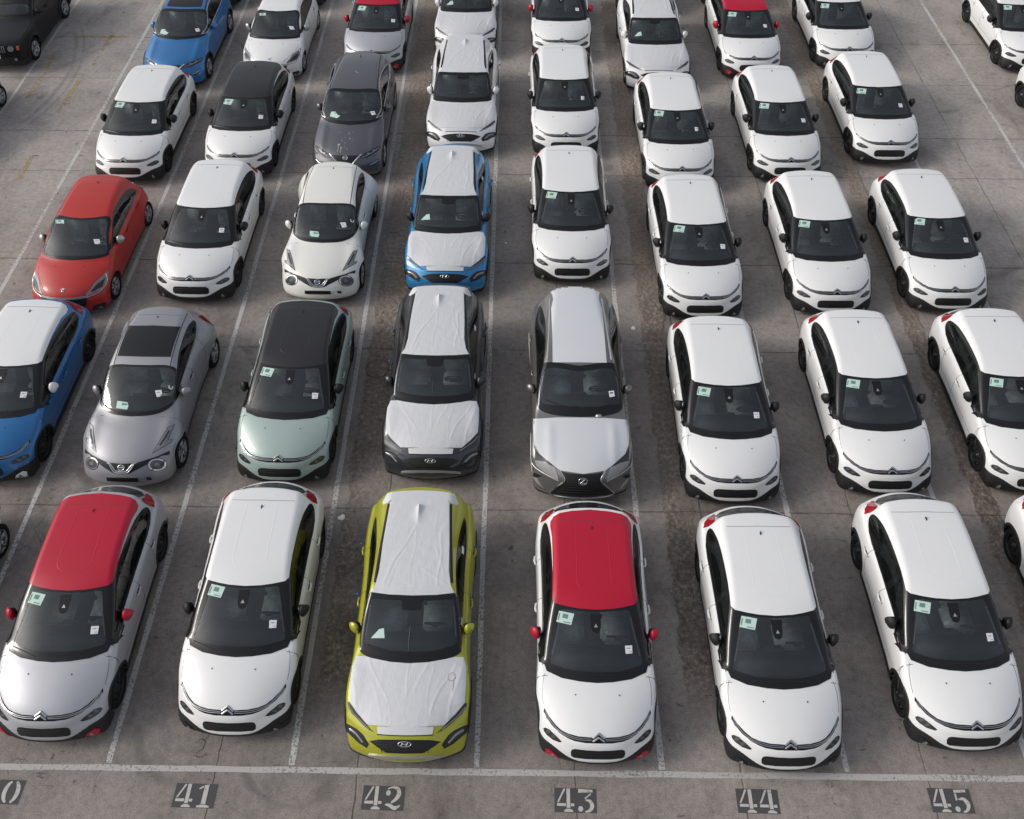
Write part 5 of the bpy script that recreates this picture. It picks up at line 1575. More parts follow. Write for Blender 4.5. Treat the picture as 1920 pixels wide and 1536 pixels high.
def make_large():
    s = Car(spec_large(), 7.48, 4.65)
    tr = TR['LEXUS']; r = s.root
    arch_liner(s, .02, .008, .30, lambda ax: .24 + 0*ax, .4)
    s.windscreen(tr, M['frit'])
    outline = [(1.62,1.12),(2.5,1.135),(3.4,1.18),(4.0,1.30),(4.0,1.35),(3.6,1.44),(3.0,1.48),(2.4,1.44),(2.0,1.27)]
    front = [(1.82,1.155),(2.6,1.17),(2.62,1.42),(2.4,1.39),(2.12,1.26)]
    rear = [(2.7,1.175),(3.4,1.215),(3.86,1.31),(3.55,1.40),(3.0,1.45),(2.72,1.452)]
    s.sidewindows(outline, [front, rear], M['gloss_black'])
    z, p = tr['hoodfilm']
    s.patch(p, z, 'V', .006, .03).obj('bonnet_film', M['film2'], r)
    z, p = tr['rooffilm']
    s.patch(p, z, 'V', .006, .03).obj('roof_film', M['film2'], r)
    z, p = tr['rail']
    s.line(p, .035, z, 'V', .012, .02).obj('roof_rail', M['satin'], r)
    z, p = tr['dark']
    g = s.patch(p, z, 'V', .004, .015, half=False)
    for q in (g, g.mirror()): q.obj('headlight', M['lamp_dark'], r)
    z, p = tr['lens']
    g = s.patch(p, z, 'V', .008, .02, half=False)
    for q in (g, g.mirror()): q.obj('lamp_cover', M['lens_grey'], r)
    z, p = tr['under']
    g = s.line(p, .022, z, 'V', .006, .005, both=False)
    for q in (g, g.mirror()): q.obj('running_light', M['satin'], r)
    z, p = tr['grille']
    gr = s.patch(p, z, 'V', .004, .02).obj('grille', M['grille'], r)
    g = Geo()
    for k in range(9):
        yy = .33 - .052*k
        w = .36 - .06*min(1, abs(k-2)/2)*0 + (0 if k < 3 else .03*(k-3))
        q = s.line([(0, yy-.0), (w*.6, yy+.012), (w*.93, yy+.03)], .014, z, 'V', .006, .008, step=.05); g.add(q.V, q.F, q.N)
    g.obj('grille_bar', M['plastic'], gr)
    g = Geo()
    z, p = tr['border']
    q = s.line(p, .026, z, 'V', .012, .010); g.add(q.V, q.F, q.N)
    z, p = tr['lip']
    q = s.line(p, .035, z, 'V', .016, .010); g.add(q.V, q.F, q.N)
    g.obj('chrome_grille_frame', M['chrome'], r)
    z, p = tr['vent']
    g = s.patch(p, z, 'V', .004, .02, half=False)
    for q in (g, g.mirror()): q.obj('side_vent', M['grille'], r)
    z, p = tr['slash']
    g = s.patch(p, z, 'V', .008, .02, half=False)
    for q in (g, g.mirror()): q.obj('chrome_corner_trim', M['satin'], r)
    oval_badge(s, (0, .213), .078, .070, .60, 'l')
    z, p = tr['white']
    stick(s, p, z, 'white_label', M['paper'], [(sub(p, .18, .25, .8, .45), M['darkink'])])
    g = Geo(); boxgeo(g, (.34, 1.36, 1.085), (.12, .07, .03), .012); g.obj('washer_nozzle', M['satin'], r, custom=False)
    gaps(s, [[(1.25,1.02),(1.30,.7),(1.36,.32)], [(2.66,1.12),(2.7,.7),(2.64,.32)], [(3.45,1.2),(3.38,.9),(3.25,.7)]])
    mirrors(s, .955, 2.02, 1.08, M['lexus_grey'], (.084, .09, .135), .86)
    handles(s, [(2.42, .95), (3.3, .99)], M['lexus_grey'])
    bonnet_wiper(s, [(-.66,1.56),(-.35,1.42),(-.0,1.36)], [(-.2,1.40),(.3,1.39),(.6,1.46)], 1.3)
    wheels(s, .36, M['alloy'], 'alloy', .935)
    cabin(s, 1.38, 1.08, .82, 2.45, .62, 3.3, 1.45)
    s.shell(M['lexus_grey'])
    return s

def spec_boxy():
    return dict(name='parked_car',
        profile=[(.30,.24),(.06,.26),(.0,.36),(.0,.6),(.02,.84),(.06,.95),(.16,1.0),(.5,1.04),(1.0,1.075),(1.15,1.09),(1.28,1.13),(1.6,1.36),(1.88,1.54),(2.05,1.60),(2.4,1.64),(2.9,1.66),(3.6,1.64),(4.0,1.6),(4.12,1.55),(4.2,1.1),(4.23,.9),(4.22,.5),(4.1,.28)],
        sweep=[(0,.12),(.5,.10),(1.0,.16),(1.4,.16),(1.9,.10),(2.9,0),(3.8,-.03),(4.2,-.08)],
        sweepz=[(0.1,.10),(.5,.11),(1.0,.12)],
        plan=[(0,.95),(.5,.985),(.9,1.0),(1.5,.97),(2.8,.97),(3.4,1.0),(3.9,.98),(4.2,.94)],
        crown=[(0,.03),(.5,.03),(1.2,.03),(2.2,.03),(3.0,.03),(4.2,.03)],
        side=[(0,.86),(.3,.90),(.5,.91),(.8,.91),(.95,.895),(1.05,.87),(1.1,.84)],
        belt=[(0,1.25),(.9,1.2),(1.3,1.12),(4.2,1.12)],
        roofw=[(0,.74),(1.3,.74),(2.2,.70),(4.2,.66)], zr=1.56,
        round=[(0,.05),(.5,.06),(1.0,.06),(1.4,.06),(2,.08),(3.5,.08),(4.2,.09)],
        axles=(.88, 3.44), wz=.345, arch=.41,
        flare=[(.88,.5,.48,.36,.03),(3.44,.5,.48,.36,.03)])

def make_boxy():
    s = Car(spec_boxy(), -9.39, 19.5)
    r = s.root
    arch_liner(s, .06, .014, .34, lambda ax: .40 + 0*ax, .5)
    tr = dict(frame=(1.3, [(0,1.88),(.66,1.96),(.70,1.9),(.76,1.32),(.70,1.20),(0,1.10)]), hole=(1.3, [(0,1.80),(.62,1.87),(.70,1.34),(.66,1.28),(0,1.20)]))
    s.windscreen(tr, M['frit'])
    outline = [(1.55,1.15),(2.5,1.15),(3.95,1.19),(3.95,1.45),(2.6,1.53),(2.05,1.50)]
    s.sidewindows(outline, [[(1.75,1.19),(2.5,1.19),(2.5,1.49),(2.12,1.46)], [(2.6,1.19),(3.4,1.21),(3.4,1.45),(2.6,1.49)]], M['gloss_black'])
    for sg in (1, -1):
        for rr, mm, oo, nm in ((.105, 'gloss_black', .004, 'lamp_border'), (.088, 'lamp_clear', .010, 'headlight')):
            e = [(sg*.60 + rr*math.cos(t), .80 + rr*math.sin(t)) for t in [i*math.pi/10 for i in range(20)]]
            s.patch(e, 0, 'F', oo, .03, half=False, skirt=.008).obj(nm, M[mm], r)
        e = [(sg*.79-.035, .74), (sg*.79+.035, .74), (sg*.79+.035, .86), (sg*.79-.035, .86)]
        s.patch(e, 0, 'F', .006, .03, half=False).obj('indicator', M['orange_lens'], r)
    for k in range(7):
        x = -.39 + .13*k
        g = Geo()
        s.patch([(x-.04,.71),(x+.04,.71),(x+.04,.89),(x-.04,.89)], 0, 'F', .008, .04, half=False).obj('grille_slot_frame', M['satin'], r)
        s.patch([(x-.025,.72),(x+.025,.72),(x+.025,.88),(x-.025,.88)], 0, 'F', .010, .04, half=False).obj('grille_slot', M['grille'], r)
    s.patch([(0,.40),(.66,.40),(.70,.55),(0,.55)], 0, 'F', .018, .05).obj('lower_grille', M['grille'], r)
    e = [(.66+.045*math.cos(t), .46+.045*math.sin(t)) for t in [i*math.pi/5 for i in range(10)]]
    g = s.patch(e, 0, 'F', .022, .03, half=False, skirt=.004)
    for q in (g, g.mirror()): q.obj('fog_light', M['lamp_clear'], r)
    s.patch([(0,.52),(.26,.52),(.26,.62),(0,.62)], 0, 'F', .024, .05).obj('plate_film', M['film2'], r)
    gaps(s, [[(1.2,1.08),(1.22,.7),(1.28,.36)], [(2.55,1.14),(2.55,.7),(2.5,.36)]])
    mirrors(s, .96, 1.72, 1.16, M['black_paint'], (.10, .065, .10), .88)
    handles(s, [(2.3, .98), (3.2, .98)], M['black_paint'])
    wheels(s, .345, M['satin'], 'alloy', .915)
    cabin(s, 1.25, 1.1, .82, 2.2, .64, 3.05, 1.4)
    s.shell(M['black_paint'])
    return s

# ------------------------------------------------------------------ ground
W = 2.836      # bay width
def ground_material():
    m, t = newmat('worn_concrete')
    v = t.coord()
    sp = t.n('SeparateXYZ', Vector=v)
    X, Y = sp.outputs[0], sp.outputs[1]
    big = t.noise(v, 0.16, 4, 0.55, 0.5)
    mid = t.noise(v, 0.9, 8, 0.68, 0.15)
    mid2 = t.noise(t.coord(loc=(13, 5, 0), scale=(1, .55, 1)), 0.55, 5, 0.6, 0.4)
    fine = t.noise(v, 9, 6, 0.7)
    grit = t.noise(v, 48, 4, 0.75)
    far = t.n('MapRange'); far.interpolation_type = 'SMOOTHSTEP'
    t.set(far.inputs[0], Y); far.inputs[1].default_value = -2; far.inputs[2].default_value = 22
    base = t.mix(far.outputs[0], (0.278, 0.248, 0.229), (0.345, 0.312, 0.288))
    # the open aisles either side are paler than the parked bays
    side = t.math('ABSOLUTE', t.math('SUBTRACT', X, 6.2))
    sm = t.n('MapRange'); sm.interpolation_type = 'SMOOTHSTEP'
    t.set(sm.inputs[0], side); sm.inputs[1].default_value = 8.5; sm.inputs[2].default_value = 12.5
    base = t.mix(t.math('MULTIPLY', sm.outputs[0], .5), base, (0.41, 0.373, 0.348))
    def mul(c, f):
        nd = t.t.nodes.new('ShaderNodeMix'); nd.data_type = 'RGBA'; nd.blend_type = 'MULTIPLY'
        nd.inputs[0].default_value = 1.0
        t.set(nd.inputs[6], c); t.set(nd.inputs[7], f)
        return nd.outputs[2]
    c = mul(base, t.ramp(big, [(.30, .80), (.5, 1.0), (.68, 1.16)]))
    c = mul(c, t.ramp(mid, [(.30, (.70, .69, .69)), (.46, (.96, .96, .96)), (.60, (1.06, 1.05, 1.04)), (.75, (1.18, 1.16, 1.12))]))
    c = mul(c, t.ramp(mid2, [(.28, (.66, .64, .63)), (.42, (.97, .97, .97)), (.7, 1.06)]))
    c = mul(c, t.ramp(fine, [(.25, .70), (.5, 1.0), (.75, 1.22)]))
    c = mul(c, t.ramp(grit, [(.30, .62), (.5, 1.0), (.70, 1.32)]))
    # dark specks and drips
    spk = t.noise(t.coord(loc=(3, 1, 0)), 5.5, 2, 0.5)
    c = t.mix(t.ramp(spk, [(.70, 0.0), (.76, .65)]), c, (0.055, 0.048, 0.045))
    # oil under the engine bays: one soft spot per bay, broken by noise
    oil = t.noise(t.coord(loc=(7, 9, 0), scale=(.8, 1.1, 1)), 0.75, 3, 0.5, 1.2)
    c = t.mix(t.ramp(oil, [(.62, 0.0), (.72, .55)]), c, (0.12, 0.108, 0.102))
    wob = t.noise(v, 1.3, 4, 0.6)
    wob2 = t.noise(v, 14, 3, 0.6)
    dx = t.math('MULTIPLY', t.math('SUBTRACT', wob, .5), .10)
    dx2 = t.math('MULTIPLY', t.math('SUBTRACT', wob2, .5), .03)
    Xw = t.math('ADD', t.math('ADD', X, dx), dx2)
    Yw = t.math('ADD', t.math('ADD', Y, dx), dx2)
    # rough trench strips of broken surface running up the bays
    ragged = t.noise(v, 2.2, 5, 0.65)
    Xr = t.math('ADD', X, t.math('MULTIPLY', t.math('SUBTRACT', ragged, .5), .38))
    rock = t.n('TexVoronoi', Vector=v, Scale=11.0); rock.feature = 'F1'
    rough_c = t.ramp(t.noise(t.coord(), 11, 8, 0.82), [(.32, (.05, .042, .037)), (.44, (.13, .108, .094)), (.54, (.24, .20, .168)), (.66, (.50, .42, .34))])
    rough_c = mul(rough_c, t.ramp(t.noise(v, 1.1, 3, .6), [(.35, .62), (.65, 1.15)]))
    rm = None
    for (x0, hw) in ((3.42, .40), (9.30, .30), (15.12, .22)):
        d = t.math('SUBTRACT', hw, t.math('ABSOLUTE', t.math('SUBTRACT', Xr, x0)))
        k = t.math('MULTIPLY', d, 22.0, True)
        k = t.math('MULTIPLY', k, 1.0, True)
        rm = k if rm is None else t.math('MAXIMUM', rm, k)
    rm = t.math('MAXIMUM', rm, 0.0, True)
    ym = t.n('MapRange'); t.set(ym.inputs[0], Yw); ym.inputs[1].default_value = .8; ym.inputs[2].default_value = 1.6
    rm = t.math('MULTIPLY', rm, ym.outputs[0], True)
    patchy = t.ramp(t.noise(t.coord(loc=(1, 2, 0)), .5, 3, .5), [(.32, .35), (.50, 1.0)])
    rm = t.math('MULTIPLY', rm, patchy, True)
    c = t.mix(t.math('MULTIPLY', rm, .92), c, rough_c)
    tan = t.n('MapRange'); t.set(tan.inputs[0], Y); tan.inputs[1].default_value = 5; tan.inputs[2].default_value = 14
    c = t.mix(t.math('MULTIPLY', t.math('MULTIPLY', rm, tan.outputs[0]), .35), c, (.42, .34, .27))
    # slab joints
    jm = None
    for ax, pos, w in (('x', 1.69, .010), ('x', 7.18, .010), ('x', 12.55, .010), ('x', -4.3, .010), ('x', 18.4, .010), ('x', 9.72, .014), ('x', 3.86, .012),
                       ('y', 4.62, .013), ('y', 8.62, .012), ('y', 11.38, .014), ('y', 14.8, .012), ('y', 16.6, .016), ('y', 19.3, .010), ('y', 21.66, .014), ('y', -3.0, .012), ('y', 26, .012)):
        src = Xw if ax == 'x' else Yw
        d = t.math('ABSOLUTE', t.math('SUBTRACT', src, pos))
        k = t.math('SUBTRACT', 1.0, t.math('MULTIPLY', d, 1.0 / w / 1.6), True)
        jm = k if jm is None else t.math('MAXIMUM', jm, k)
    jn = t.ramp(t.noise(v, 1.7, 3, .6), [(.35, .25), (.55, 1.0)])
    c = t.mix(t.math('MULTIPLY', t.math('MULTIPLY', jm, jn), .75), c, (0.035, 0.030, 0.028))
    # cracks
    wv = t.n('VectorMath'); wv.operation = 'ADD'
    nz = t.t.nodes.new('ShaderNodeTexNoise'); nz.inputs['Scale'].default_value = 1.6; nz.inputs['Detail'].default_value = 5
    t.set(nz.inputs['Vector'], v)
    scl = t.n('VectorMath'); scl.operation = 'SCALE'; scl.inputs['Scale'].default_value = 1.1
    t.t.links.new(nz.outputs['Color'], scl.inputs[0])
    t.set(wv.inputs[0], v); t.t.links.new(scl.outputs[0], wv.inputs[1])
    vo = t.n('TexVoronoi', Scale=0.42); vo.feature = 'DISTANCE_TO_EDGE'
    t.t.links.new(wv.outputs[0], vo.inputs['Vector'])
    ck = t.math('SUBTRACT', 1.0, t.math('MULTIPLY', vo.outputs['Distance'], 190.0), True)
    ckm = t.ramp(t.noise(t.coord(loc=(21, 3, 0)), .45, 3, .6), [(.58, 0.0), (.66, .7)])
    c = t.mix(t.math('MULTIPLY', ck, ckm), c, (0.04, 0.034, 0.030))
    # short scratches
    sc1 = t.noise(t.coord(scale=(1, 6, 1), rot=(0, 0, 1.1), loc=(3, 3, 0)), 1.9, 3, .6, .8)
    sc2 = t.noise(t.coord(scale=(1, 6, 1), rot=(0, 0, -.5), loc=(9, 1, 0)), 1.6, 3, .6, .9)
    scm = t.math('MAXIMUM', t.ramp(sc1, [(.70, 0.0), (.72, .6)]), t.ramp(sc2, [(.705, 0.0), (.725, .6)]))
    c = t.mix(scm, c, (0.05, 0.044, 0.042))
    # tyre marks: parts of wide rings
    tm = None
    for (cx, cy, R, w, xa, xb, ya, yb, s) in ((-13.5, 19.2, 6.2, .10, -9, -6.2, 16.5, 22.5, .5), (-13.5, 19.2, 6.45, .06, -9, -6.2, 16.5, 22.5, .5), (-2.0, 13.0, 8.6, .22, -9.6, -6.8, 16, 23, .35),
                                            (-16, 27, 11.0, .16, -8.6, -5.0, 14, 22, .45), (30, 12.5, 12.2, .10, 17.3, 21, 11, 18.5, .22),
                                            (-1.6, 9.0, 5.0, .14, -8, -5.4, 9, 14, .4)):
        ddx = t.math('SUBTRACT', X, cx); ddy = t.math('SUBTRACT', Y, cy)
        rr = t.math('SQRT', t.math('ADD', t.math('MULTIPLY', ddx, ddx), t.math('MULTIPLY', ddy, ddy)))
        d = t.math('ABSOLUTE', t.math('SUBTRACT', rr, R))
        k = t.math('SUBTRACT', 1.0, t.math('MULTIPLY', d, 1.0/w), True)
        box = None
        for src, a, b in ((X, xa, xb), (Y, ya, yb)):
            e = t.math('MULTIPLY', t.math('SUBTRACT', src, a), 1.2, True)
            f = t.math('MULTIPLY', t.math('SUBTRACT', b, src), 1.2, True)
            q = t.math('MULTIPLY', e, f)
            box = q if box is None else t.math('MULTIPLY', box, q)
        k = t.math('MULTIPLY', t.math('MULTIPLY', k, box), s)
        tm = k if tm is None else t.math('MAXIMUM', tm, k)
    tn = t.ramp(t.noise(v, 3.5, 4, .65), [(.35, .3), (.6, 1.0)])
    c = t.mix(t.math('MULTIPLY', tm, tn), c, (0.13, 0.12, 0.118))
    # manhole ring
    ddx = t.math('SUBTRACT', X, 3.29); ddy = t.math('SUBTRACT', Y, 8.05)
    rr = t.math('SQRT', t.math('ADD', t.math('MULTIPLY', ddx, ddx), t.math('MULTIPLY', ddy, ddy)))
    mh = t.math('SUBTRACT', 1.0, t.math('MULTIPLY', t.math('ABSOLUTE', t.math('SUBTRACT', rr, .25)), 45.0), True)
    c = t.mix(t.math('MULTIPLY', mh, .7), c, (0.05, 0.042, 0.038))
    hgt = t.math('ADD', t.math('MULTIPLY', grit, .3), t.math('MULTIPLY', fine, .5))
    hgt = t.math('SUBTRACT', hgt, t.math('MULTIPLY', jm, 1.2))
    hgt = t.math('ADD', hgt, t.math('MULTIPLY', t.math('MULTIPLY', rock.outputs['Distance'], rm), 4.0))
    bp = t.n('Bump', Height=hgt); bp.inputs['Strength'].default_value = .55; bp.inputs['Distance'].default_value = .012
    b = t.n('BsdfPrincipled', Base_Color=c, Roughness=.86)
    b.inputs['Specular IOR Level'].default_value = .3
    t.set(b.inputs['Normal'], bp)
    t.finish(b)
    return m

def worn_paint(name, col, lo, hi, scale=14.0, strength=1.0):
    m, t = newmat(name)
    v = t.coord()
    a = t.noise(v, scale, 6, .72)
    b_ = t.noise(v, .8, 3, .5)
    k = t.math('ADD', t.math('MULTIPLY', a, .75), t.math('MULTIPLY', b_, .35))
    f = t.ramp(k, [(lo, 0.0), (hi, strength)])
    n = t.noise(v, 30, 4, .6)
    c = t.mix(n, tuple(x*.78 for x in col), col)
    b = t.n('BsdfPrincipled', Base_Color=c, Roughness=.8)
    tr = t.n('BsdfTransparent')
    mx = t.n('MixShader'); t.set(mx.inputs[0], f); t.set(mx.inputs[1], tr); t.set(mx.inputs[2], b)
    t.finish(mx)
    return m

def structure(o): o['kind'] = 'structure'; return o
g = Geo()
n = 12
xs = np.linspace(-150, 170, n+1); ys = np.linspace(-120, 200, n+1)
g.add([(x, y, 0) for y in ys for x in xs], [[j*(n+1)+i, j*(n+1)+i+1, (j+1)*(n+1)+i+1, (j+1)*(n+1)+i] for j in range(n) for i in range(n)])
ground = structure(g.obj('ground', ground_material(), None, custom=False, shift=False, smooth=False))

line_mat = worn_paint('worn_white_line', (0.70, 0.68, 0.655), .42, .54, 20, .86)
front_mat = worn_paint('worn_front_line', (0.60, 0.58, 0.555), .40, .52, 20, .88)
yellow_mat = worn_paint('worn_yellow_paint', (0.55, 0.40, 0.10), .50, .66, 7, .75)
def sheet(name, x0, x1, y0, y1, z, mat, seg=1.0, jit=0.0, seed=1):
    rnd = random.Random(seed)
    vert = (y1 - y0) > (x1 - x0)
    L = (y1-y0) if vert else (x1-x0)
    n = max(1, int(L/seg))
    V = []; F = []
    for i in range(n+1):
        t = i/n; j1 = rnd.uniform(-jit, jit); j2 = rnd.uniform(-jit, jit)
        if vert: V += [(x0+j1, y0+(y1-y0)*t, z), (x1+j2, y0+(y1-y0)*t, z)]
        else: V += [(x0+(x1-x0)*t, y1+j1, z), (x0+(x1-x0)*t, y0+j2, z)]
    for i in range(n):
        F.append([2*i, 2*i+1, 2*i+3, 2*i+2])
    return structure(mesh_obj(name, V, F, mat, None, shift=False, smooth=False))
for i in range(-5, 11):
    x = i*W + (0.0 if i != 0 else .02)
    sheet('bay_line', x-.046, x+.046, .095, 40, .004, line_mat, .45, .008, 50+i)
sheet('front_line', -14.5, 26, -.02, .072, .004, front_mat, .4, .008, 5)
for (x, y, w, l) in ((-6.70, 20.9, .14, 1.9), (-6.85, 18.3, .16, 1.7), (-8.07, 20.3, .13, 1.0), (-8.05, 18.9, .13, 1.4), (-6.85, 14.9, .15, 1.0), (-7.0, 21.7, 1.6, .12), (-8.2, 14.0, .14, .8)):
    sheet('yellow_marking', x-w/2, x+w/2, y-l/2, y+l/2, .004, yellow_mat, .3, .015, int(y*7))

def arc(cx, cy, rx, ry, a0, a1, n=12):
    return [(cx + rx*math.cos(math.radians(a0+(a1-a0)*i/n)), cy + ry*math.sin(math.radians(a0+(a1-a0)*i/n))) for i in range(n+1)]
def crescent(cx, cy, ro, ri, a0, a1):
    return arc(cx, cy, *ro, a0, a1) + arc(cx, cy, *ri, a1, a0)
def brush(pts, ws):
    pl = smoothopen(pts, .07); n = len(pl); L = []; R = []
    for i, p in enumerate(pl):
        d = pl[min(i+1, n-1)] - pl[max(i-1, 0)]; d /= np.linalg.norm(d)
        w = np.interp(i/(n-1), np.linspace(0, 1, len(ws)), ws)/2
        L.append((p[0]-d[1]*w, p[1]+d[0]*w)); R.append((p[0]+d[1]*w, p[1]-d[0]*w))
    return L + R[::-1]
DIG = {
 '4': [[(.03,.40),(.13,.40),(.50,.97),(.40,1.0)], [(.03,.24),(.52,.24),(.52,.36),(.03,.36)], [(.56,.17),(.76,.17),(.76,1.0),(.56,1.0)], [(.79,.24),(.98,.24),(.98,.36),(.79,.36)], [(.42,0),(.92,0),(.92,.06),(.76,.13),(.56,.13),(.42,.06)]],
 '1': [[(.38,.15),(.63,.15),(.63,1.0),(.38,.96)], [(.12,.76),(.34,.86),(.34,.95),(.12,.84)], [(.16,0),(.86,0),(.86,.07),(.66,.12),(.36,.12),(.16,.07)]],
 '0': [crescent(.46,.5,(.44,.5),(.20,.42),105,255), crescent(.54,.5,(.44,.5),(.20,.42),-75,75)],
 '2': [arc(.20,.72,.13,.12,0,330), brush([(.16,.90),(.42,.97),(.72,.90),(.80,.70),(.66,.48),(.40,.30)], [.05,.08,.16,.24,.16,.07]), brush([(.08,.22),(.30,.20),(.62,.08),(.92,.20)], [.05,.16,.17,.04])],
 '3': [[(.10,.83),(.90,.86),(.90,.97),(.10,1.0)], brush([(.80,.80),(.62,.68),(.46,.58)], [.07,.06,.06]), brush([(.50,.52),(.74,.48),(.86,.28),(.72,.08),(.46,.02)], [.05,.14,.24,.14,.05]), arc(.22,.14,.14,.12,0,330)],
 '5': [[(.22,.84),(.88,.88),(.88,1.0),(.22,.97)], [(.22,.50),(.32,.54),(.32,.81),(.22,.81)], brush([(.38,.56),(.66,.58),(.84,.34),(.70,.10),(.46,.02)], [.05,.14,.25,.14,.05]), arc(.20,.14,.14,.12,0,330)],
}
stencil_mat = worn_paint('stencil_white', (0.62, 0.60, 0.57), .34, .50, 20, .95)
plate_mat = worn_paint('stencil_dark_square', (0.085, 0.085, 0.088), .28, .46, 12, .92)
for txt, cx, cy, note in (('40', -1.46, -.33, 'stencilled number cut off by the left edge of the photo'), ('41', 1.46, -.35, 'stencilled number below the plain white hatchback left of the lime car'),
                          ('42', 4.29, -.35, 'stencilled number below the lime green car'), ('43', 7.17, -.35, 'stencilled number below the white hatchback with a red roof'),
                          ('44', 9.90, -.33, 'stencilled number with two equal digits, both fours'), ('45', 12.80, -.29, 'stencilled number farthest right, on its dark square')):
    hw, hh = .315, .168
    base = mesh_obj('bay_number', [(-hw, -hh, 0), (hw, -hh, 0), (hw, hh, 0), (-hw, hh, 0)], [[0, 1, 2, 3]], plate_mat, None, shift=False, smooth=False, loc=(cx, cy, .004))
    base['label'] = note
    base['category'] = 'bay number'; base['group'] = 'bay numbers painted on the ground'
    base.rotation_euler = (0, 0, math.radians(-1.0))
    for k, ch in enumerate(txt):
        V = []; F = []
        for poly in DIG[ch]:
            b0 = len(V)
            V += [((-.285 if k == 0 else .015) + p[0]*.27, -.160 + p[1]*.32, .004) for p in poly]
            F.append(list(range(b0, len(V))))
        mesh_obj('digit', V, F, stencil_mat, base, shift=False, smooth=False)
# a faint scrawled figure on the concrete in front of the second car
g = Geo()
pl = brush([(1.28,.40),(1.36,.47),(1.44,.42),(1.42,.32),(1.30,.22),(1.40,.19),(1.50,.24)], [.02, .022, .018])
g.add([(p[0], p[1], .004) for p in pl], [list(range(len(pl)))])
structure(g.obj('scrawl', worn_paint('scrawl_grey', (.07, .062, .058), .42, .60, 20, .7), None, custom=False, shift=False, smooth=False))

# scraps of litter
for k, (x, y, sz, lab) in enumerate(((3.02, 4.42, .07, 'small crumpled white scrap beside the rough strip left of the lime car'), (8.86, 9.30, .06, 'tiny white scrap on the rough strip at the third-row column'), (5.98, 12.1, .035, 'tiny pale scrap right of the blue film-covered car'))):
    rk = random.Random(k)
    bm = bmesh.new(); bmesh.ops.create_icosphere(bm, subdivisions=2, radius=sz)
    for v in bm.verts: v.co = Vector((v.co.x*rk.uniform(.6, 1.2), v.co.y*rk.uniform(.5, 1.1), max(0, v.co.z*.35*rk.uniform(.4, 1.2))))
    bm.verts.index_update()
    lt = mesh_obj('paper_scrap', [v.co[:] for v in bm.verts], [[v.index for v in f.verts] for f in bm.faces], M['paper'], None, shift=False, smooth=False, loc=(x, y, .002)); bm.free()
    lt['label'] = lab; lt['category'] = 'paper scrap'; lt['group'] = 'paper scraps on the ground'
# ------------------------------------------------------------------ the cars

def base(o): return o.name.split('.')[0]
def copy_tree(o, parent=None, skip=()):
    c = o.copy(); COL.objects.link(c)
    if parent: c.parent = parent
    for ch in list(o.children):
        if base(ch) in skip: continue
        copy_tree(ch, c, skip)
    return c
def allkids(o):
    out = []
    for c in o.children: out += [c] + allkids(c)
    return out
def dress(root, mats):
    for o in allkids(root):
        m = mats.get(base(o))
        if m and o.type == 'MESH' and o.material_slots:
            o.material_slots[0].link = 'OBJECT'; o.material_slots[0].material = M[m]
def drop(root, names):
    for o in allkids(root):
        if base(o) in names:
            for k in list(o.children): bpy.data.objects.remove(k)
            bpy.data.objects.remove(o)
def put(root, X, Y0, yaw):
    root.location = (X - math.sin(yaw)*YC, Y0 + math.cos(yaw)*YC, 0)
    root.rotation_euler = (0, 0, yaw)

ORD = {1: 'front row', 2: 'second row', 3: 'third row', 4: 'fourth row', 5: 'fifth row', 6: 'sixth row'}
def place(cars, kind, group, paintmap):
    """cars: (X, Y0, yaw, paint, roof, mirrors, fog, papers, label)"""
    s = kind()
    proto = s.root
    done = []
    for i, (X, Y0, yaw, pm, rm, mm, fm, pap, lab) in enumerate(cars):
        skip = set()
        if 'g' not in pap: skip.add('green_paper')
        if 'w' not in pap: skip.add('white_label')
        done.append((copy_tree(proto, None, skip) if i else None, X, Y0, yaw, pm, rm, mm, fm, skip, lab))
    for i, (c, X, Y0, yaw, pm, rm, mm, fm, skip, lab) in enumerate(done):
        if c is None:
            c = proto
            if skip: pass
        put(c, X, Y0, yaw)
        d = {'body': pm, 'door_handle': pm, 'door_mirror': mm, 'roof': rm, 'roof_rib': rm, 'fog_surround': fm}
        if kind is make_round or kind is make_compact: d['wheel_arch'] = pm
        d = {k: v for k, v in d.items() if v}
        dress(c, d)
        rj = random.Random(int((X + 20)*37 + Y0*101))
        for o in c.children:
            if base(o) in ('green_paper', 'white_label'):
                dx, dy = rj.uniform(-.028, .028), rj.uniform(-.03, .03)
                o.location = (dx, dy, dy*.40)
        c['label'] = lab; c['category'] = 'car'; c['group'] = group
    return s

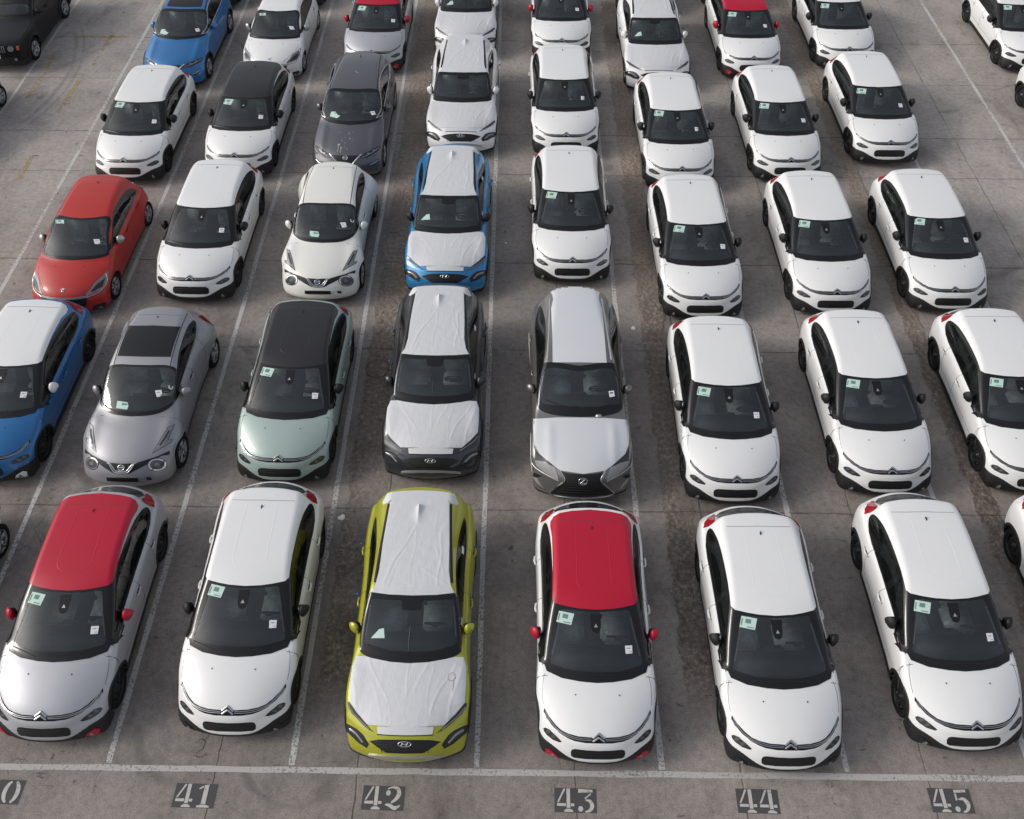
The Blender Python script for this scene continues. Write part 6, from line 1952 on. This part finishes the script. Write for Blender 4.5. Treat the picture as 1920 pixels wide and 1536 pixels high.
WH, PL, RD = 'white', 'plastic', 'red'
place([
 (7.503, .082, -.004, WH, RD, RD, RD, 'gw', 'white hatchback with a red roof and red mirrors, front row above number 43'),
 (10.350, .016, .005, WH, WH, PL, PL, 'g', 'white hatchback with no white label on its windscreen, front row above number 44'),
 (13.216, .328, .008, WH, WH, PL, PL, 'gw', 'white hatchback with black steel wheels showing, front row above number 45'),
 (16.02, .46, .008, WH, WH, PL, PL, 'g', 'white hatchback cut off by the right edge, front row right of number 45'),
 (1.885, .417, -.008, WH, WH, PL, PL, 'gw', 'white hatchback with white roof, front row above number 41'),
 (-.916, .302, .003, 'silver', RD, RD, RD, 'gw', 'silver hatchback with a red roof and red mirrors, front row above number 40'),
 (10.312, 4.661, -.004, WH, WH, PL, PL, 'gw', 'white hatchback directly right of the grey crossover with smooth film'),
 (13.227, 4.885, .007, WH, WH, PL, PL, 'g', 'white hatchback without white label, second from the right in the second row'),
 (16.02, 4.96, .004, WH, WH, PL, PL, 'g', 'white hatchback in the second row at the right edge'),
 (1.807, 5.008, -.015, 'mint', 'black_roof', PL, PL, 'gw', 'mint green hatchback with black roof in the second row above number 41'),
 (-3.79, 4.96, -.012, 'cobalt', WH, WH, WH, 'gw', 'blue hatchback with white roof and white mirrors at the left edge'),
 (7.523, 10.525, .002, WH, WH, PL, PL, 'g', 'white hatchback directly behind the grey film-covered car, third row above number 43'),
 (10.410, 9.385, .015, WH, WH, PL, PL, 'gw', 'white hatchback with both windscreen papers, third row, sixth car from the left edge'),
 (13.332, 9.577, .012, WH, WH, PL, PL, 'g', 'white hatchback second from the right in the third row, no white label'),
 (15.968, 9.688, .004, WH, WH, PL, PL, 'gw', 'white hatchback in the third row of the rightmost full column'),
 (-1.064, 9.81, -.012, WH, WH, PL, PL, 'w', 'white hatchback behind the silver car with sunroof, beside the orange-red hatchback'),
 (7.546, 15.395, .011, WH, WH, PL, PL, 'w', 'white hatchback with only a white label, fourth row above number 43'),
 (10.450, 13.962, .011, WH, WH, PL, PL, 'gw', 'white hatchback in front of the fifth-row white crossover with wrapped roof'),
 (13.300, 14.381, .014, WH, WH, PL, PL, 'gw', 'white hatchback in front of the fifth-row white hatchback with a red roof'),
 (16.086, 15.174, .006, WH, WH, PL, PL, 'gw', 'white hatchback in the fourth row beside the open right aisle'),
 (-3.847, 14.114, -.010, WH, WH, PL, PL, 'gw', 'white hatchback between the orange-red hatchback and the bright blue crossover'),
 (-1.06, 14.37, -.012, WH, 'black_roof', PL, PL, 'gw', 'white hatchback with a black roof in the fourth row above number 40'),
 (1.905, 19.5, -.01, 'silver', RD, RD, RD, 'gw', 'silver hatchback with red roof behind the dark grey crossover'),
 (7.58, 20.25, .004, WH, WH, RD, RD, 'gw', 'white hatchback with white roof but red mirrors, fifth row above number 43'),
 (13.22, 19.33, .010, WH, RD, RD, RD, 'gw', 'white hatchback with a red roof in the fifth row above number 45'),
 (16.18, 19.90, .010, WH, WH, PL, PL, 'g', 'white hatchback at the back of the column beside the open right aisle'),
 (21.75, 19.85, .010, WH, WH, PL, PL, 'gw', 'white hatchback beyond the right aisle in the top right corner'),
 (21.67, 15.0, .010, WH, WH, PL, PL, 'gw', 'white hatchback beyond the right aisle showing only its rear wheel'),
 (-3.95, 23.35, -.01, 'black_paint', 'black_paint', PL, PL, 'g', 'dark car behind the bright blue crossover, barely inside the top edge'),
 (-1.08, 23.40, -.01, 'black_paint', 'black_paint', PL, PL, 'g', 'dark car behind the white hatchback with slanted lamps, at the top edge'),
 (10.4, 23.15, .01, WH, WH, PL, PL, 'g', 'white hatchback wheel at the top edge, behind the car with wrapped roof above 44'),
 (13.3, 23.55, .01, WH, WH, PL, PL, 'g', 'white hatchback wheel at the top edge, behind the red-roofed car above 45'),
], make_hatch, 'hatchbacks with a chevron badge parked in rows', None)

sk = place([
 (4.61, 0.0, .002, 'lime', None, 'lime', None, 'gw', 'lime green crossover with white film on bonnet and roof, above number 42'),
 (4.645, 5.05, .004, 'charcoal', None, 'charcoal', None, 'w', 'dark charcoal crossover with white film on bonnet and roof'),
 (4.625, 10.02, -.004, 'azure', None, 'plastic', None, 'gw', 'blue crossover with white film on bonnet and roof'),
 (4.735, 15.39, .0, WH, None, WH, None, 'w', 'white crossover with film-covered roof behind the blue film-covered crossover'),
 (4.63, 20.33, .0, WH, None, WH, None, 'gw', 'white crossover with film-covered bonnet, fifth row above number 42'),
 (10.34, 18.5, .008, WH, None, WH, None, 'gw', 'white crossover with film-covered roof, fifth row above number 44'),
], make_suv, 'crossovers with protective film on bonnet and roof', None)

lime = [o for o in scn.objects if o.get('label', '').startswith('lime green crossover')][0]
z, p = TR['KONA']['nine']
sk.line(p[:8], .007, z, 'V', .016, .001, both=False).obj('scribble', M['pink_ink'], lime)
sk.line(p[8:], .007, z, 'V', .016, .001, both=False).obj('scribble', M['pink_ink'], lime)

s = place([
 (1.79, 9.80, -.008, 'pearl', None, 'pearl', None, 'gw', 'cream white crossover with round lamps in the third row above number 41'),
 (-1.09, 4.83, -.012, 'juke_silver', None, 'juke_silver', None, 'gw', 'silver crossover with round lamps and a black glass sunroof'),
], make_round, 'crossovers with round lamps and lamps on the wings', None)
z, p = TR['JUKE']['sunroof']
silver_round = [o for o in scn.objects if o.get('label', '').startswith('silver crossover with round')][0]
s.patch(p, z, 'V', .006, .04).obj('sunroof', M['gloss_black'], silver_round)
g = s.line([(0, 2.12), (.53, 2.12)], .012, 1.55, 'V', .004, .003)
g.obj('sunroof_gap', M['seam'], silver_round)

place([
 (-3.76, 9.38, -.010, 'orange_red', None, 'satin', None, 'gw', 'orange-red hatchback with slanted lamps and silver mirrors'),
 (-1.05, 19.03, -.010, WH, None, 'satin', None, 'gw', 'white hatchback with slanted lamps in the fifth row above number 40'),
 (-3.82, .33, -.006, WH, None, 'satin', None, 'w', 'white hatchback at the left edge in the front row, only its rear corner showing'),
 (-9.42, 14.5, -.004, 'silver', None, 'satin', None, 'w', 'silver car at the left edge showing only a rear wheel below the black car'),
], make_compact, 'hatchbacks with slanted lamps and alloy wheels', None)

s = place([
 (1.82, 14.27, -.008, 'graphite', None, 'graphite', None, 'gw', 'dark grey crossover with bird droppings on its bonnet'),
 (-3.85, 18.52, -.012, 'blue', None, 'blue', None, 'gw', 'bright blue crossover with black roof panel behind a white hatchback'),
], make_mid, 'larger crossovers with V-shaped chrome nose', None)
grey = [o for o in scn.objects if o.get('label', '').startswith('dark grey crossover')][0]
blue = [o for o in scn.objects if o.get('label', '').startswith('bright blue crossover')][0]
rnd = random.Random(4)
g = Geo()
for (x, y, r_) in ((-.14,.62,.016),(-.06,.75,.012),(.06,.70,.024),(.13,.66,.010),(-.20,.42,.035),(-.13,.30,.028),(-.05,.33,.014),(.02,.25,.014),(-.24,.95,.013),(.02,.93,.016),(.12,.98,.012),(-.05,.5,.012),(-.02,3.0,.02),(.03,2.95,.02)):
    e = [(x + r_*rnd.uniform(.6,1.3)*math.cos(t), y + r_*rnd.uniform(.6,1.5)*math.sin(t)) for t in [i*math.pi/5 for i in range(10)]]
    q = s.patch(e, 1.0 if y < 2 else 1.58, 'V', .003, .05, half=False, skirt=0); g.add(q.V, q.F, q.N)
for x, y0, y1 in ((-.20,.42,.10),(-.125,.30,.10)):
    q = s.line([(x, y0), (x-.01, y1)], .014, 1.0, 'V', .002, .001, both=False); g.add(q.V, q.F, q.N)
g.obj('bird_droppings', M['dropping'], grey)
p = [(0, 2.30), (.50, 2.33), (.52, 2.40), (.46, 3.70), (0, 3.72)]
s.patch(p, 1.55, 'V', .006, .04).obj('glass_roof', M['gloss_black'], blue)

def single(kind, X, Y0, yaw, lab, group):
    s = kind(); put(s.root, X, Y0, yaw)
    s.root['label'] = lab; s.root['category'] = 'car'; s.root['group'] = group
single(make_large, 7.48, 4.65, .002, 'grey crossover with spindle-shaped grille and smooth film on bonnet and roof', 'single large crossover')
single(make_boxy, -9.39, 19.5, -.004, 'black boxy off-roader with round lamps in the top left corner', 'single boxy off-roader')
for o in scn.objects:
    if o.type == 'EMPTY' and 'label' in o.keys() and o['group'].startswith('single'):
        del o['group']
